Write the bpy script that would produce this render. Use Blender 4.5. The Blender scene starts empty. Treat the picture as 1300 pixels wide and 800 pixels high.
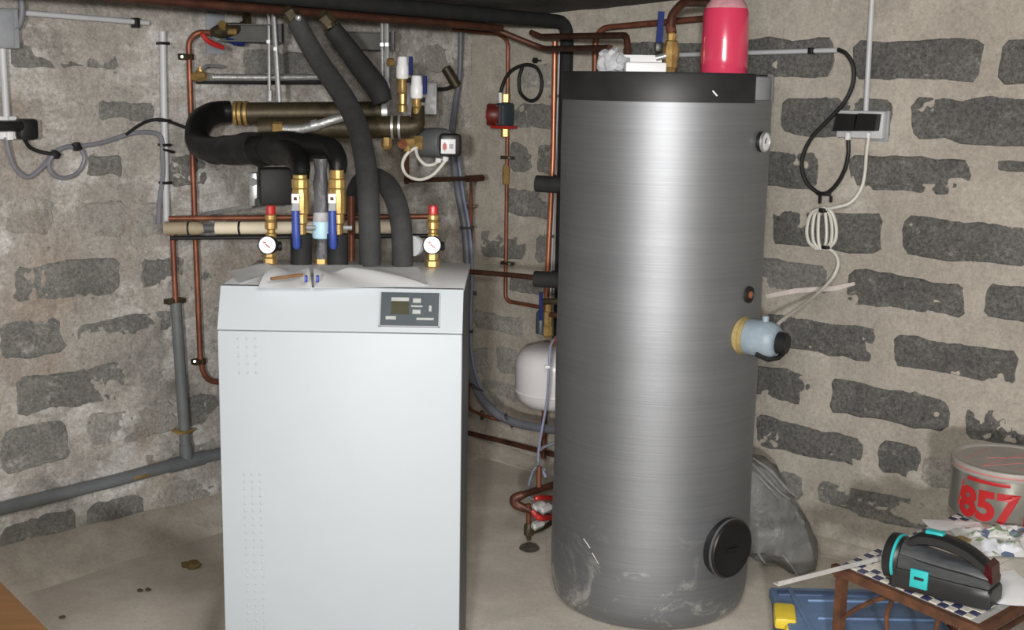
import bpy, bmesh, math, random
from mathutils import Vector, Matrix, noise

random.seed(7)
SC = bpy.context.scene
COL = SC.collection
PI = math.pi

# ------------------------------------------------------------------ camera
F = 1600.0                       # focal length in pixels of the 1300 x 800 frame
PITCH, ROLL, EYE = math.radians(10.45), math.radians(1.0), 1.70
cam = bpy.data.cameras.new('camera')
cam.sensor_fit = 'HORIZONTAL'
cam.sensor_width = 36.0
cam.lens = F / 1300.0 * 36.0
cam.clip_start = 0.02
camo = bpy.data.objects.new('camera', cam)
COL.objects.link(camo)
camo.matrix_world = (Matrix.Translation((0, 0, EYE)) @ Matrix.Rotation(PI / 2 - PITCH, 4, 'X')
                     @ Matrix.Rotation(ROLL, 4, 'Z'))
SC.camera = camo

# ------------------------------------------------------------------ light
world = bpy.data.worlds.new('world')
SC.world = world
world.use_nodes = True
world.node_tree.nodes['Background'].inputs[0].default_value = (0.9, 0.92, 1.0, 1)
world.node_tree.nodes['Background'].inputs[1].default_value = 0.05


def area(name, loc, aim, size, power, color=(1, 1, 1)):
    l = bpy.data.lights.new(name, 'AREA')
    l.shape = 'DISK'
    l.size = size
    l.energy = power
    l.color = color
    o = bpy.data.objects.new(name, l)
    COL.objects.link(o)
    o.location = loc
    o.rotation_euler = (Vector(aim) - Vector(loc)).to_track_quat('-Z', 'Y').to_euler()
    return o


area('camera_flash', (-0.02, -0.02, 1.82), (0.1, 4.4, 0.95), 0.10, 48, (1.0, 0.985, 0.96))
area('rear_fill_light', (-0.22, -2.1, 1.82), (0.1, 5.0, 1.1), 0.16, 205, (1.0, 0.985, 0.965))  # added fill behind the camera, extends the flash with less falloff
area('ceiling_fill_light', (0.1, 1.25, 1.93), (0.1, 2.9, 0.3), 0.5, 50, (1.0, 0.95, 0.88))  # added fill under the ceiling, invented to lift floor and cabinet top
SC.view_settings.view_transform = 'Standard'
SC.view_settings.look = 'None'
SC.view_settings.gamma = 1.0
SC.view_settings.use_curve_mapping = False
SC.view_settings.exposure = -0.14

# ------------------------------------------------------------------ where things stand
cp_, sp_, cr_, sr_ = math.cos(PITCH), math.sin(PITCH), math.cos(ROLL), math.sin(ROLL)


def ray(x, y):
    u0, v0 = (x - 650) / F, (y - 400) / F
    u = u0 * cr_ + v0 * sr_
    v = -u0 * sr_ + v0 * cr_
    return Vector((u, cp_ - v * sp_, -(sp_ + v * cp_)))


def D(x, y, Y):                  # the point seen at (x, y) that stands Y metres into the room
    r = ray(x, y)
    return Vector((0, 0, EYE)) + r * (Y / r.y)


def H(x, y, h=0.0):              # ... that lies h above the floor
    r = ray(x, y)
    return Vector((0, 0, EYE)) + r * ((h - EYE) / r.z)


AW = math.radians(42)
CORNER = Vector((-0.20, 5.75, 0))
DL = Vector((-math.sin(AW), -math.cos(AW), 0))      # along the left wall, away from the corner
DR = Vector((math.cos(AW), -math.sin(AW), 0))       # along the right wall, away from the corner
UP = Vector((0, 0, 1))


def hitplane(x, y, n, off):
    r = ray(x, y)
    return Vector((0, 0, EYE)) + r * ((CORNER.dot(n) + off) / r.dot(n))


def L(x, y, off=0.02):           # on the left wall, off metres out from it
    return hitplane(x, y, DR, off)


def R(x, y, off=0.02):           # on the right wall
    return hitplane(x, y, DL, off)


def S(px, Y):                    # size of px pixels at Y metres
    return px / F * Y * 1.0


# ------------------------------------------------------------------ mesh building
def catmull(pts, k=6):
    pts = [Vector(p) for p in pts]
    if len(pts) < 3:
        return pts
    q = [pts[0] * 2 - pts[1]] + pts + [pts[-1] * 2 - pts[-2]]
    out = []
    for i in range(1, len(q) - 2):
        a, b, c, d = q[i - 1], q[i], q[i + 1], q[i + 2]
        for j in range(k):
            t = j / k
            out.append(0.5 * ((2 * b) + (c - a) * t + (2 * a - 5 * b + 4 * c - d) * t * t + (3 * b - a - 3 * c + d) * t ** 3))
    out.append(pts[-1])
    return out


def bend(pts, r=0.05, k=5):
    """straight runs with rounded elbows of radius about r"""
    pts = [Vector(p) for p in pts]
    out = [pts[0]]
    for i in range(1, len(pts) - 1):
        a, b, c = pts[i - 1], pts[i], pts[i + 1]
        d1, d2 = (a - b), (c - b)
        rr = min(r, d1.length * 0.49, d2.length * 0.49)
        p, q = b + d1.normalized() * rr, b + d2.normalized() * rr
        for j in range(k + 1):
            t = j / k
            out.append(p * (1 - t) ** 2 + b * 2 * t * (1 - t) + q * t * t)
    out.append(pts[-1])
    return out


class MB:
    def __init__(self, xf=None):
        self.v, self.f, self.xf = [], [], xf

    def add(self, vs, fs):
        n = len(self.v)
        for p in vs:
            p = Vector(p)
            self.v.append(self.xf @ p if self.xf else p)
        for f in fs:
            self.f.append(tuple(i + n for i in f))
        return self

    def box(self, c, s, rot=None, bev=0.0):
        bm = bmesh.new()
        bmesh.ops.create_cube(bm, size=1.0)
        bmesh.ops.scale(bm, vec=s, verts=bm.verts)
        if bev > 0:
            bmesh.ops.bevel(bm, geom=list(bm.edges), offset=bev, segments=2, affect='EDGES', profile=0.5)
        bm.verts.index_update()
        M = Matrix.Translation(c) @ (rot.to_4x4() if rot else Matrix.Identity(4))
        self.add([M @ v.co for v in bm.verts], [[v.index for v in f.verts] for f in bm.faces])
        bm.free()
        return self

    def ring_sweep(self, rings, closed=True, caps=True):
        n = len(rings[0])
        vs = [p for r in rings for p in r]
        fs = []
        for i in range(len(rings) - 1):
            for j in range(n if closed else n - 1):
                a, b = i * n + j, i * n + (j + 1) % n
                fs.append((a, b, b + n, a + n))
        if caps:
            fs.append(tuple(range(n - 1, -1, -1)))
            fs.append(tuple(range((len(rings) - 1) * n, len(rings) * n)))
        return self.add(vs, fs)

    def tube(self, pts, r, n=10, caps=True, lump=0.0):
        pts = [Vector(p) for p in pts]
        m = len(pts)
        rr = r if isinstance(r, (list, tuple)) else [r] * m
        if len(rr) != m:
            rr = [rr[min(int(i / (m - 1) * (len(rr) - 1)), len(rr) - 2)] * (1 - ((i / (m - 1) * (len(rr) - 1)) - min(int(i / (m - 1) * (len(rr) - 1)), len(rr) - 2)))
                  + rr[min(int(i / (m - 1) * (len(rr) - 1)), len(rr) - 2) + 1] * ((i / (m - 1) * (len(rr) - 1)) - min(int(i / (m - 1) * (len(rr) - 1)), len(rr) - 2)) for i in range(m)]
        T = []
        for i in range(m):
            a, b = pts[max(i - 1, 0)], pts[min(i + 1, m - 1)]
            d = (b - a)
            T.append(d.normalized() if d.length > 1e-9 else Vector((0, 0, 1)))
        ref = Vector((0, 0, 1)) if abs(T[0].z) < 0.9 else Vector((1, 0, 0))
        N = (ref - T[0] * ref.dot(T[0])).normalized()
        rings = []
        for i in range(m):
            N = (N - T[i] * N.dot(T[i]))
            N = N.normalized() if N.length > 1e-9 else T[i].orthogonal().normalized()
            B = T[i].cross(N)
            ring = []
            for j in range(n):
                a = 2 * PI * j / n
                q = rr[i]
                if lump:
                    dirv = N * math.cos(a) + B * math.sin(a)
                    q *= 1 + lump * noise.noise((pts[i] + dirv * 0.05) * 14)
                ring.append(pts[i] + (N * math.cos(a) + B * math.sin(a)) * q)
            rings.append(ring)
        return self.ring_sweep(rings, True, caps)

    def cyl(self, a, b, r0, r1=None, n=20):
        return self.tube([a, b], [r0, r0 if r1 is None else r1], n)

    def lathe(self, prof, o, axis=(0, 0, 1), n=32, a0=0.0, a1=2 * PI, ref=None):
        """prof: (radius, height along axis)"""
        o, ax = Vector(o), Vector(axis).normalized()
        N = Vector(ref) if ref else (Vector((1, 0, 0)) if abs(ax.x) < 0.9 else Vector((0, 1, 0)))
        N = (N - ax * N.dot(ax)).normalized()
        B = ax.cross(N)
        full = abs(a1 - a0 - 2 * PI) < 1e-6
        m = n if full else n + 1
        rings = [[o + ax * h + (N * math.cos(a0 + (a1 - a0) * j / n) + B * math.sin(a0 + (a1 - a0) * j / n)) * max(r, 1e-5)
                  for j in range(m)] for r, h in prof]
        return self.ring_sweep(rings, full, full)

    def ball(self, c, r, n=12, sc=(1, 1, 1), jig=0.0, fr=3.0):
        bm = bmesh.new()
        bmesh.ops.create_icosphere(bm, subdivisions=3 if n > 8 else 2, radius=1.0)
        bm.verts.index_update()
        c = Vector(c)
        vs = []
        for v in bm.verts:
            k = 1 + (jig * noise.noise(v.co * fr + c * 7) if jig else 0)
            vs.append(c + Vector((v.co.x * sc[0], v.co.y * sc[1], v.co.z * sc[2])) * r * k)
        self.add(vs, [[v.index for v in f.verts] for f in bm.faces])
        bm.free()
        return self

    def prism(self, poly, d):
        """poly: list of points, d: extrusion vector"""
        poly, d = [Vector(p) for p in poly], Vector(d)
        n = len(poly)
        return self.add(poly + [p + d for p in poly],
                        [tuple(range(n - 1, -1, -1)), tuple(range(n, 2 * n))] + [(i, (i + 1) % n, (i + 1) % n + n, i + n) for i in range(n)])

    def sheet(self, fn, nu, nv, th=0.0):
        vs = [Vector(fn(i / nu, j / nv)) for i in range(nu + 1) for j in range(nv + 1)]
        fs = [(i * (nv + 1) + j, (i + 1) * (nv + 1) + j, (i + 1) * (nv + 1) + j + 1, i * (nv + 1) + j + 1) for i in range(nu) for j in range(nv)]
        return self.add(vs, fs)


WPOS = {}


def link(name, mb, mat, parent=None, smooth=40, org=None):
    """one mesh object; vertices come in room coordinates"""
    me = bpy.data.meshes.new(name)
    if parent is not None:
        o0 = WPOS[parent.name]
    elif org is not None:
        o0 = Vector(org)
    else:
        xs = [p.x for p in mb.v]; ys = [p.y for p in mb.v]; zs = [p.z for p in mb.v]
        o0 = Vector(((min(xs) + max(xs)) / 2, (min(ys) + max(ys)) / 2, min(zs)))
    me.from_pydata([tuple(p - o0) for p in mb.v], [], mb.f)
    bm = bmesh.new()
    bm.from_mesh(me)
    bmesh.ops.recalc_face_normals(bm, faces=bm.faces)
    bm.to_mesh(me)
    bm.free()
    if smooth:
        me.polygons.foreach_set('use_smooth', [True] * len(me.polygons))
        me.set_sharp_from_angle(angle=math.radians(smooth))
    me.materials.append(mat)
    me.update()
    o = bpy.data.objects.new(name, me)
    COL.objects.link(o)
    if parent is not None:
        o.parent = parent
        WPOS[o.name] = o0.copy()
    else:
        o.location = o0
        WPOS[o.name] = o0
    return o


def tag(o, label, cat, group=None, kind=None):
    o['label'] = label
    o['category'] = cat
    if group:
        o['group'] = group
    if kind:
        o['kind'] = kind
    return o


def thing(name, label, cat, loc, group=None):
    o = bpy.data.objects.new(name, None)
    o.empty_display_size = 0.05
    COL.objects.link(o)
    o.location = loc
    WPOS[o.name] = Vector(loc)
    return tag(o, label, cat, group)


def struct(o):
    o['kind'] = 'structure'
    return o


# ------------------------------------------------------------------ materials
def new_mat(name):
    m = bpy.data.materials.new(name)
    m.use_nodes = True
    nt = m.node_tree
    return m, nt, nt.nodes['Principled BSDF']


def node(nt, t, **kw):
    n = nt.nodes.new(t)
    for k, v in kw.items():
        if k.startswith('i_'):
            n.inputs[k[2:].replace('_', ' ')].default_value = v
        else:
            setattr(n, k, v)
    return n


def noise_n(nt, scale, detail=6, rough=0.6, coord='Object', stretch=None, dist=0.0):
    tc = node(nt, 'ShaderNodeTexCoord')
    out = tc.outputs[coord]
    if stretch:
        mp = node(nt, 'ShaderNodeMapping')
        mp.inputs['Scale'].default_value = stretch
        nt.links.new(out, mp.inputs['Vector'])
        out = mp.outputs['Vector']
    n = node(nt, 'ShaderNodeTexNoise')
    n.inputs['Scale'].default_value = scale
    n.inputs['Detail'].default_value = detail
    n.inputs['Roughness'].default_value = rough
    n.inputs['Distortion'].default_value = dist
    nt.links.new(out, n.inputs['Vector'])
    return n.outputs['Fac']


def ramp(nt, fac, stops):
    r = node(nt, 'ShaderNodeValToRGB')
    el = r.color_ramp.elements
    while len(el) < len(stops):
        el.new(0.5)
    for e, (p, c) in zip(el, stops):
        e.position = p
        e.color = (c[0], c[1], c[2], 1) if len(c) == 3 else c
    nt.links.new(fac, r.inputs['Fac'])
    return r.outputs['Color']


def mixc(nt, fac, a, b, mode='MIX'):
    m = node(nt, 'ShaderNodeMix', data_type='RGBA', blend_type=mode)
    if isinstance(fac, (int, float)):
        m.inputs[0].default_value = fac
    else:
        nt.links.new(fac, m.inputs[0])
    for sock, v in ((m.inputs[6], a), (m.inputs[7], b)):
        if isinstance(v, tuple):
            sock.default_value = (v[0], v[1], v[2], 1)
        else:
            nt.links.new(v, sock)
    return m.outputs[2]


def bump(nt, bs, h, strength=0.3, dist=0.01):
    b = node(nt, 'ShaderNodeBump')
    b.inputs['Strength'].default_value = strength
    b.inputs['Distance'].default_value = dist
    nt.links.new(h, b.inputs['Height'])
    nt.links.new(b.outputs['Normal'], bs.inputs['Normal'])


def simple(name, col, rough=0.5, metal=0.0, var=0.15, scale=20.0, bmp=0.0, bscale=60.0, stretch=None, coat=0.0, trans=0.0, spec=0.5):
    m, nt, bs = new_mat(name)
    f = noise_n(nt, scale, 5, 0.6, stretch=stretch)
    lo = tuple(c * (1 - var) for c in col)
    hi = tuple(min(1, c * (1 + var)) for c in col)
    nt.links.new(ramp(nt, f, [(0.3, lo), (0.7, hi)]), bs.inputs['Base Color'])
    bs.inputs['Roughness'].default_value = rough
    bs.inputs['Metallic'].default_value = metal
    bs.inputs['Coat Weight'].default_value = coat
    bs.inputs['Transmission Weight'].default_value = trans
    bs.inputs['Specular IOR Level'].default_value = spec
    if bmp:
        bump(nt, bs, noise_n(nt, bscale, 6, 0.65), bmp, 0.004)
    return m


M = {}


def masonry(name, base, dark, light, grit, dscale=2.2, lscale=3.0, spots=(0.05, 0.05, 0.045), spotamt=0.5, bmp=0.6, rust=None, dpos=(0.46, 0.66), lpos=(0.56, 0.72)):
    """base tone with broad dark stains, pale lime bloom, sandy grit and small dark pits"""
    m, nt, bs = new_mat(name)
    c = ramp(nt, noise_n(nt, 5.0, 8, 0.7), [(0.30, tuple(k * 0.80 for k in base)), (0.70, tuple(min(1, k * 1.15) for k in base))])
    d = ramp(nt, noise_n(nt, dscale, 9, 0.72, dist=0.4), [(dpos[0], (0, 0, 0)), (dpos[1], (1, 1, 1))])
    c = mixc(nt, d, c, dark)
    l = ramp(nt, noise_n(nt, lscale, 9, 0.75, stretch=(1, 1, 1.7)), [(lpos[0], (0, 0, 0)), (lpos[1], (1, 1, 1))])
    c = mixc(nt, l, c, light)
    if rust:
        r_ = ramp(nt, noise_n(nt, 1.7, 6, 0.6, stretch=(1.3, 1.3, 0.8)), [(0.55, (0, 0, 0)), (0.75, (0.75, 0.75, 0.75))])
        c = mixc(nt, r_, c, rust)
    g = ramp(nt, noise_n(nt, 75.0, 8, 0.85), [(0.32, (1 - grit * 1.35,) * 3), (0.68, (1 + grit * 1.25,) * 3)])
    c = mixc(nt, 1.0, c, g, 'MULTIPLY')
    s = ramp(nt, noise_n(nt, 46.0, 5, 0.75), [(0.60, (0, 0, 0)), (0.68, (spotamt,) * 3)])
    c = mixc(nt, s, c, spots)
    nt.links.new(c, bs.inputs['Base Color'])
    bs.inputs['Roughness'].default_value = 0.92
    bs.inputs['Specular IOR Level'].default_value = 0.25
    bump(nt, bs, noise_n(nt, 42.0, 10, 0.75), bmp, 0.012)
    return m


M['plaster'] = masonry('limewashed_plaster', (0.40, 0.372, 0.34), (0.20, 0.19, 0.175), (0.68, 0.665, 0.645), 0.30, dscale=2.9, lscale=2.6, dpos=(0.53, 0.68), lpos=(0.50, 0.66), spotamt=0.55, rust=(0.36, 0.28, 0.21))
M['mortar'] = masonry('smeared_mortar', (0.435, 0.40, 0.345), (0.35, 0.32, 0.275), (0.53, 0.50, 0.445), 0.2, spotamt=0.25, bmp=0.4)
M['block_dark'] = masonry('cinder_block_dark', (0.165, 0.16, 0.152), (0.115, 0.112, 0.107), (0.33, 0.31, 0.28), 0.55, dscale=6, lscale=16, spots=(0.03, 0.03, 0.03), spotamt=0.7, bmp=0.9, lpos=(0.57, 0.72))
M['block_mid'] = masonry('cinder_block_mid', (0.25, 0.243, 0.228), (0.17, 0.166, 0.157), (0.50, 0.475, 0.44), 0.45, dscale=6, lscale=8, spots=(0.06, 0.06, 0.055), spotamt=0.6, bmp=0.9)
M['block_pale'] = masonry('cinder_block_limed', (0.385, 0.365, 0.335), (0.265, 0.255, 0.237), (0.62, 0.59, 0.55), 0.34, dscale=5, lscale=4, spots=(0.08, 0.08, 0.075), spotamt=0.6, bmp=0.8, rust=(0.33, 0.26, 0.20))
M['floor'] = masonry('concrete_floor', (0.63, 0.58, 0.51), (0.53, 0.48, 0.42), (0.70, 0.66, 0.60), 0.1, dscale=1.3, lscale=1.8, spotamt=0.25, bmp=0.15)
M['fillet'] = masonry('mortar_fillet', (0.44, 0.40, 0.345), (0.33, 0.295, 0.25), (0.53, 0.49, 0.44), 0.14, spotamt=0.25, bmp=0.3)
M['ceiling'] = masonry('dark_ceiling', (0.105, 0.10, 0.095), (0.06, 0.056, 0.053), (0.16, 0.155, 0.15), 0.3, dscale=4, lscale=5, bmp=0.6)

M['copper'] = simple('aged_copper', (0.235, 0.088, 0.051), 0.48, 0.55, 0.4, 14)
M['copper_bright'] = simple('bright_copper', (0.52, 0.20, 0.11), 0.36, 0.6, 0.25, 12)
M['copper_dark'] = simple('tarnished_shaded_copper', (0.085, 0.034, 0.021), 0.5, 0.4, 0.45, 14)  # tarnish darkened further to carry the black main's shade
M['brass'] = simple('brass', (0.50, 0.335, 0.125), 0.40, 0.7, 0.25, 40)
M['bronze'] = simple('dull_bronze', (0.058, 0.045, 0.024), 0.5, 0.45, 0.4, 25, bmp=0.2)
M['steel'] = simple('galvanised_steel', (0.48, 0.49, 0.50), 0.38, 0.7, 0.2, 40)
M['rail'] = simple('painted_rail', (0.05, 0.052, 0.046), 0.6, 0.0, 0.25, 20)
M['braid'] = simple('braided_hose', (0.55, 0.55, 0.54), 0.35, 0.7, 0.3, 120, bmp=0.5, bscale=200)
M['foam'] = simple('black_pipe_foam', (0.019, 0.0195, 0.020), 0.75, 0, 0.25, 18, bmp=0.25, bscale=45, spec=0.25)
M['foam_grey'] = simple('charcoal_pipe_foam', (0.034, 0.035, 0.036), 0.85, 0, 0.2, 30, bmp=0.25, bscale=90)
M['tape'] = simple('black_tape', (0.006, 0.0062, 0.0065), 0.45, 0, 0.2, 30, bmp=0.9, bscale=14, spec=0.25)
M['black'] = simple('black_plastic', (0.010, 0.010, 0.0105), 0.42, 0, 0.2, 30)
M['rubber'] = simple('black_rubber', (0.009, 0.009, 0.009), 0.6, 0, 0.2, 30)
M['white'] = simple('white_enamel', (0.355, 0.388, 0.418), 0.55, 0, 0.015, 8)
M['white2'] = simple('white_plastic', (0.74, 0.74, 0.75), 0.4, 0, 0.03, 20)
M['vessel'] = simple('white_painted_steel', (0.78, 0.76, 0.78), 0.3, 0, 0.03, 10)
M['side'] = simple('dark_grey_side_panel', (0.10, 0.105, 0.11), 0.5, 0, 0.1, 10)
M['grey'] = simple('grey_plastic', (0.30, 0.315, 0.34), 0.5, 0, 0.08, 20)
M['greyblue'] = simple('pale_blue_grey_plastic', (0.27, 0.335, 0.39), 0.5, 0, 0.12, 30)
M['pvc'] = simple('grey_pvc_pipe', (0.14, 0.152, 0.157), 0.42, 0, 0.12, 14)
M['conduit'] = simple('pale_grey_conduit', (0.50, 0.51, 0.53), 0.45, 0, 0.06, 12)
M['cable_grey'] = simple('grey_cable', (0.19, 0.19, 0.215), 0.5, 0, 0.1, 30)
M['cable_blue'] = simple('blue_grey_cable', (0.125, 0.132, 0.155), 0.5, 0, 0.15, 20)
M['wire_blue'] = simple('pale_blue_wire', (0.21, 0.235, 0.33), 0.5, 0, 0.1, 20)
M['cable_white'] = simple('white_cable', (0.62, 0.60, 0.55), 0.5, 0, 0.06, 30)
M['blue'] = simple('blue_handle', (0.025, 0.055, 0.27), 0.5, 0, 0.12, 30)
M['navy'] = simple('navy_handle', (0.012, 0.022, 0.11), 0.65, 0, 0.15, 30, spec=0.15)
M['red'] = simple('red_plastic', (0.40, 0.022, 0.02), 0.4, 0, 0.1, 30)
M['darkred'] = simple('dark_red_plastic', (0.13, 0.014, 0.01), 0.45, 0, 0.3, 60)
M['cream'] = simple('cream_insulation', (0.74, 0.65, 0.50), 0.6, 0, 0.06, 14)
M['tan'] = simple('tan_insulation', (0.36, 0.29, 0.20), 0.6, 0, 0.12, 14)
M['paper'] = simple('white_paper', (0.85, 0.86, 0.88), 0.6, 0, 0.02, 6)
M['paper_grey'] = simple('grey_paper', (0.72, 0.73, 0.74), 0.5, 0, 0.10, 9)
M['panel'] = simple('slate_control_panel', (0.030, 0.043, 0.052), 0.45, 0, 0.12, 20)
M['screen'] = simple('olive_screen', (0.045, 0.043, 0.024), 0.25, 0, 0.15, 40)
M['button'] = simple('pale_button', (0.30, 0.31, 0.305), 0.5, 0, 0.08, 30)
M['dial'] = simple('white_dial', (0.78, 0.78, 0.80), 0.35, 0, 0.03, 30)
M['cardboard'] = simple('brown_board', (0.20, 0.098, 0.037), 0.6, 0, 0.18, 5, stretch=(1, 8, 1))
M['rust'] = simple('rusty_iron', (0.085, 0.033, 0.014), 0.85, 0.15, 0.5, 22, bmp=0.4, bscale=70)
M['bin_blue'] = simple('blue_plastic_bin', (0.135, 0.215, 0.37), 0.5, 0, 0.2, 7)
M['bin_dark'] = simple('dark_blue_plastic', (0.045, 0.08, 0.16), 0.5, 0, 0.2, 10)
M['yellow'] = simple('yellow_latch', (0.66, 0.50, 0.04), 0.4, 0, 0.1, 20)
M['turq'] = simple('turquoise_plastic', (0.02, 0.36, 0.37), 0.45, 0, 0.05, 20)
M['lamp_black'] = simple('scuffed_black_plastic', (0.035, 0.038, 0.042), 0.42, 0, 0.35, 25, stretch=(1, 1, 6))
M['tail'] = simple('dark_red_lens', (0.045, 0.004, 0.006), 0.2, 0, 0.25, 60)
M['tile_navy'] = simple('navy_tile', (0.035, 0.04, 0.095), 0.3, 0, 0.3, 40)
M['tile_cream'] = simple('cream_tile', (0.55, 0.52, 0.46), 0.35, 0, 0.12, 40)
M['grout'] = simple('grey_grout', (0.36, 0.36, 0.36), 0.8, 0, 0.2, 40)
M['alu'] = simple('pale_aluminium', (0.55, 0.55, 0.54), 0.4, 0.4, 0.2, 20)
M['tin'] = simple('tinplate', (0.40, 0.40, 0.36), 0.28, 0.8, 0.12, 14)
M['tin_lid'] = simple('dull_tin_lid', (0.42, 0.40, 0.37), 0.5, 0.4, 0.12, 12)
M['ink_red'] = simple('red_print', (0.38, 0.012, 0.014), 0.45, 0, 0.06, 30)
M['ink_pale'] = simple('faded_red_print', (0.42, 0.16, 0.15), 0.5, 0, 0.1, 30)
M['bulb'] = simple('opal_glass', (0.8, 0.8, 0.78), 0.3, 0, 0.02, 10)
M['rubble'] = simple('rusty_rubble', (0.20, 0.14, 0.055), 0.9, 0, 0.45, 30, bmp=0.6)
M['stain'] = simple('dark_stain', (0.10, 0.085, 0.07), 0.9, 0, 0.4, 30)
M['lime'] = simple('lime_streak', (0.62, 0.56, 0.52), 0.9, 0, 0.15, 20)


def tank_mat():
    m, nt, bs = new_mat('brushed_grey_foil')
    fine = noise_n(nt, 9.0, 6, 0.7, stretch=(0.25, 0.25, 26))
    broad = noise_n(nt, 3.0, 5, 0.6, stretch=(0.5, 0.5, 5))
    c = ramp(nt, fine, [(0.25, (0.245, 0.255, 0.272)), (0.75, (0.33, 0.34, 0.36))])
    c = mixc(nt, 0.25, c, ramp(nt, broad, [(0.3, (0.22, 0.23, 0.24)), (0.7, (0.36, 0.37, 0.39))]))
    # scuffs of pale dust near the foot
    tc = node(nt, 'ShaderNodeTexCoord')
    sx = node(nt, 'ShaderNodeSeparateXYZ')
    nt.links.new(tc.outputs['Object'], sx.inputs[0])
    low = ramp(nt, sx.outputs['Z'], [(0.03, (1, 1, 1)), (0.38, (0, 0, 0))])
    sc = ramp(nt, noise_n(nt, 7.0, 9, 0.75, dist=1.2), [(0.54, (0, 0, 0)), (0.66, (0.75, 0.75, 0.75))])
    c = mixc(nt, mixc(nt, 1.0, low, sc, 'MULTIPLY'), c, (0.85, 0.84, 0.80))
    nt.links.new(c, bs.inputs['Base Color'])
    bs.inputs['Metallic'].default_value = 0.85
    bs.inputs['Roughness'].default_value = 0.55
    bump(nt, bs, fine, 0.10, 0.004)
    return m


M['tank'] = tank_mat()


def see_through(name, col, amount, rough=0.25):
    m, nt, bs = new_mat(name)
    f = noise_n(nt, 6, 6, 0.65)
    nt.links.new(ramp(nt, f, [(0.3, tuple(c * 0.75 for c in col)), (0.7, tuple(min(1, c * 1.3) for c in col))]), bs.inputs['Base Color'])
    bs.inputs['Roughness'].default_value = rough
    tr = node(nt, 'ShaderNodeBsdfTransparent')
    mx = node(nt, 'ShaderNodeMixShader')
    mx.inputs[0].default_value = amount
    nt.links.new(bs.outputs[0], mx.inputs[1])
    nt.links.new(tr.outputs[0], mx.inputs[2])
    nt.links.new(mx.outputs[0], nt.nodes['Material Output'].inputs['Surface'])
    bump(nt, bs, noise_n(nt, 14, 7, 0.7, dist=1.0), 0.5, 0.02)
    return m


M['bag'] = see_through('grey_plastic_film', (0.21, 0.21, 0.205), 0.30, 0.25)
M['bag_fold'] = see_through('pale_film_fold', (0.30, 0.30, 0.30), 0.45, 0.22)
M['collar'] = simple('aged_foam_collar', (0.33, 0.25, 0.10), 0.8, 0, 0.25, 40)
M['band'] = simple('matt_black_band', (0.018, 0.018, 0.019), 0.5, 0, 0.3, 10)
M['film'] = see_through('crumpled_clear_film', (0.62, 0.63, 0.66), 0.35, 0.2)
M['film_dark'] = see_through('grey_wrapping_film', (0.10, 0.10, 0.11), 0.12, 0.22)
M['liquid'] = simple('pink_red_liquid', (0.60, 0.045, 0.105), 0.22, 0, 0.05, 6, coat=0.6)
M['bottle_top'] = see_through('pale_pink_plastic', (0.72, 0.36, 0.40), 0.12, 0.25)


def floral_mat():
    m, nt, bs = new_mat('floral_print')
    tc = node(nt, 'ShaderNodeTexCoord')
    v = node(nt, 'ShaderNodeTexVoronoi')
    v.inputs['Scale'].default_value = 34
    nt.links.new(tc.outputs['Object'], v.inputs['Vector'])
    sx = node(nt, 'ShaderNodeSeparateColor')
    nt.links.new(v.outputs['Color'], sx.inputs[0])
    c = ramp(nt, sx.outputs[0], [(0.0, (0.60, 0.60, 0.58)), (0.40, (0.62, 0.62, 0.60)), (0.42, (0.22, 0.30, 0.17)), (0.60, (0.20, 0.27, 0.16)), (0.62, (0.10, 0.14, 0.22)), (0.8, (0.12, 0.16, 0.28)), (0.82, (0.70, 0.72, 0.78))])
    c = mixc(nt, ramp(nt, noise_n(nt, 8, 5), [(0.52, (0, 0, 0)), (0.58, (1, 1, 1))]), c, (0.56, 0.56, 0.55))
    nt.links.new(c, bs.inputs['Base Color'])
    bs.inputs['Roughness'].default_value = 0.25
    return m


M['floral'] = floral_mat()

# ================================================================== the setting
LEN_L, LEN_R, TOP = 6.5, 6.5, 2.45


def wall_pt(side, s, z, off):
    a, n = (DL, DR) if side == 'left' else (DR, DL)
    return CORNER + a * s + n * off + UP * z


def make_wall(side, length, mat, amp, cell):
    a, n = (DL, DR) if side == 'left' else (DR, DL)
    mb = MB()
    fine = 3.6
    nu, nv = int(fine / cell), int(TOP / cell)
    vs, fs = [], []
    for i in range(nu + 1):
        s = i / nu * fine
        for j in range(nv + 1):
            z = j / nv * TOP
            p = Vector((s * 1.0, 0 if side == 'left' else 9.0, z))
            d = amp * (noise.noise(p * 2.3) * 0.9 + noise.noise(p * 7.0) * 0.7 + noise.noise(p * 21.0) * 0.40 + noise.noise(p * 48.0) * 0.38)
            if i == 0:
                d = 0
            vs.append(wall_pt(side, s, z, d))
    for i in range(nu):
        for j in range(nv):
            k = i * (nv + 1) + j
            fs.append((k, k + nv + 1, k + nv + 2, k + 1))
    mb.add(vs, fs)
    q = [wall_pt(side, fine, 0, 0), wall_pt(side, length, 0, 0), wall_pt(side, length, TOP, 0), wall_pt(side, fine, TOP, 0)]
    mb.add(q, [(0, 1, 2, 3)])
    o = link('wall_' + side, mb, mat, smooth=80, org=CORNER)
    return struct(o)


wall_left = make_wall('left', LEN_L, M['plaster'], 0.010, 0.0125)
wall_right = make_wall('right', LEN_R, M['mortar'], 0.0065, 0.0115)

P2, P3, P4 = CORNER + DL * LEN_L, CORNER + DR * LEN_R, CORNER + DL * LEN_L + DR * LEN_R
struct(link('wall_front', MB().prism([P2, P4, P4 + UP * TOP, P2 + UP * TOP], -DL * -0.1), M['plaster'], smooth=0))
struct(link('wall_side', MB().prism([P3, P4, P4 + UP * TOP, P3 + UP * TOP], DR * 0.1), M['mortar'], smooth=0))


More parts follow.
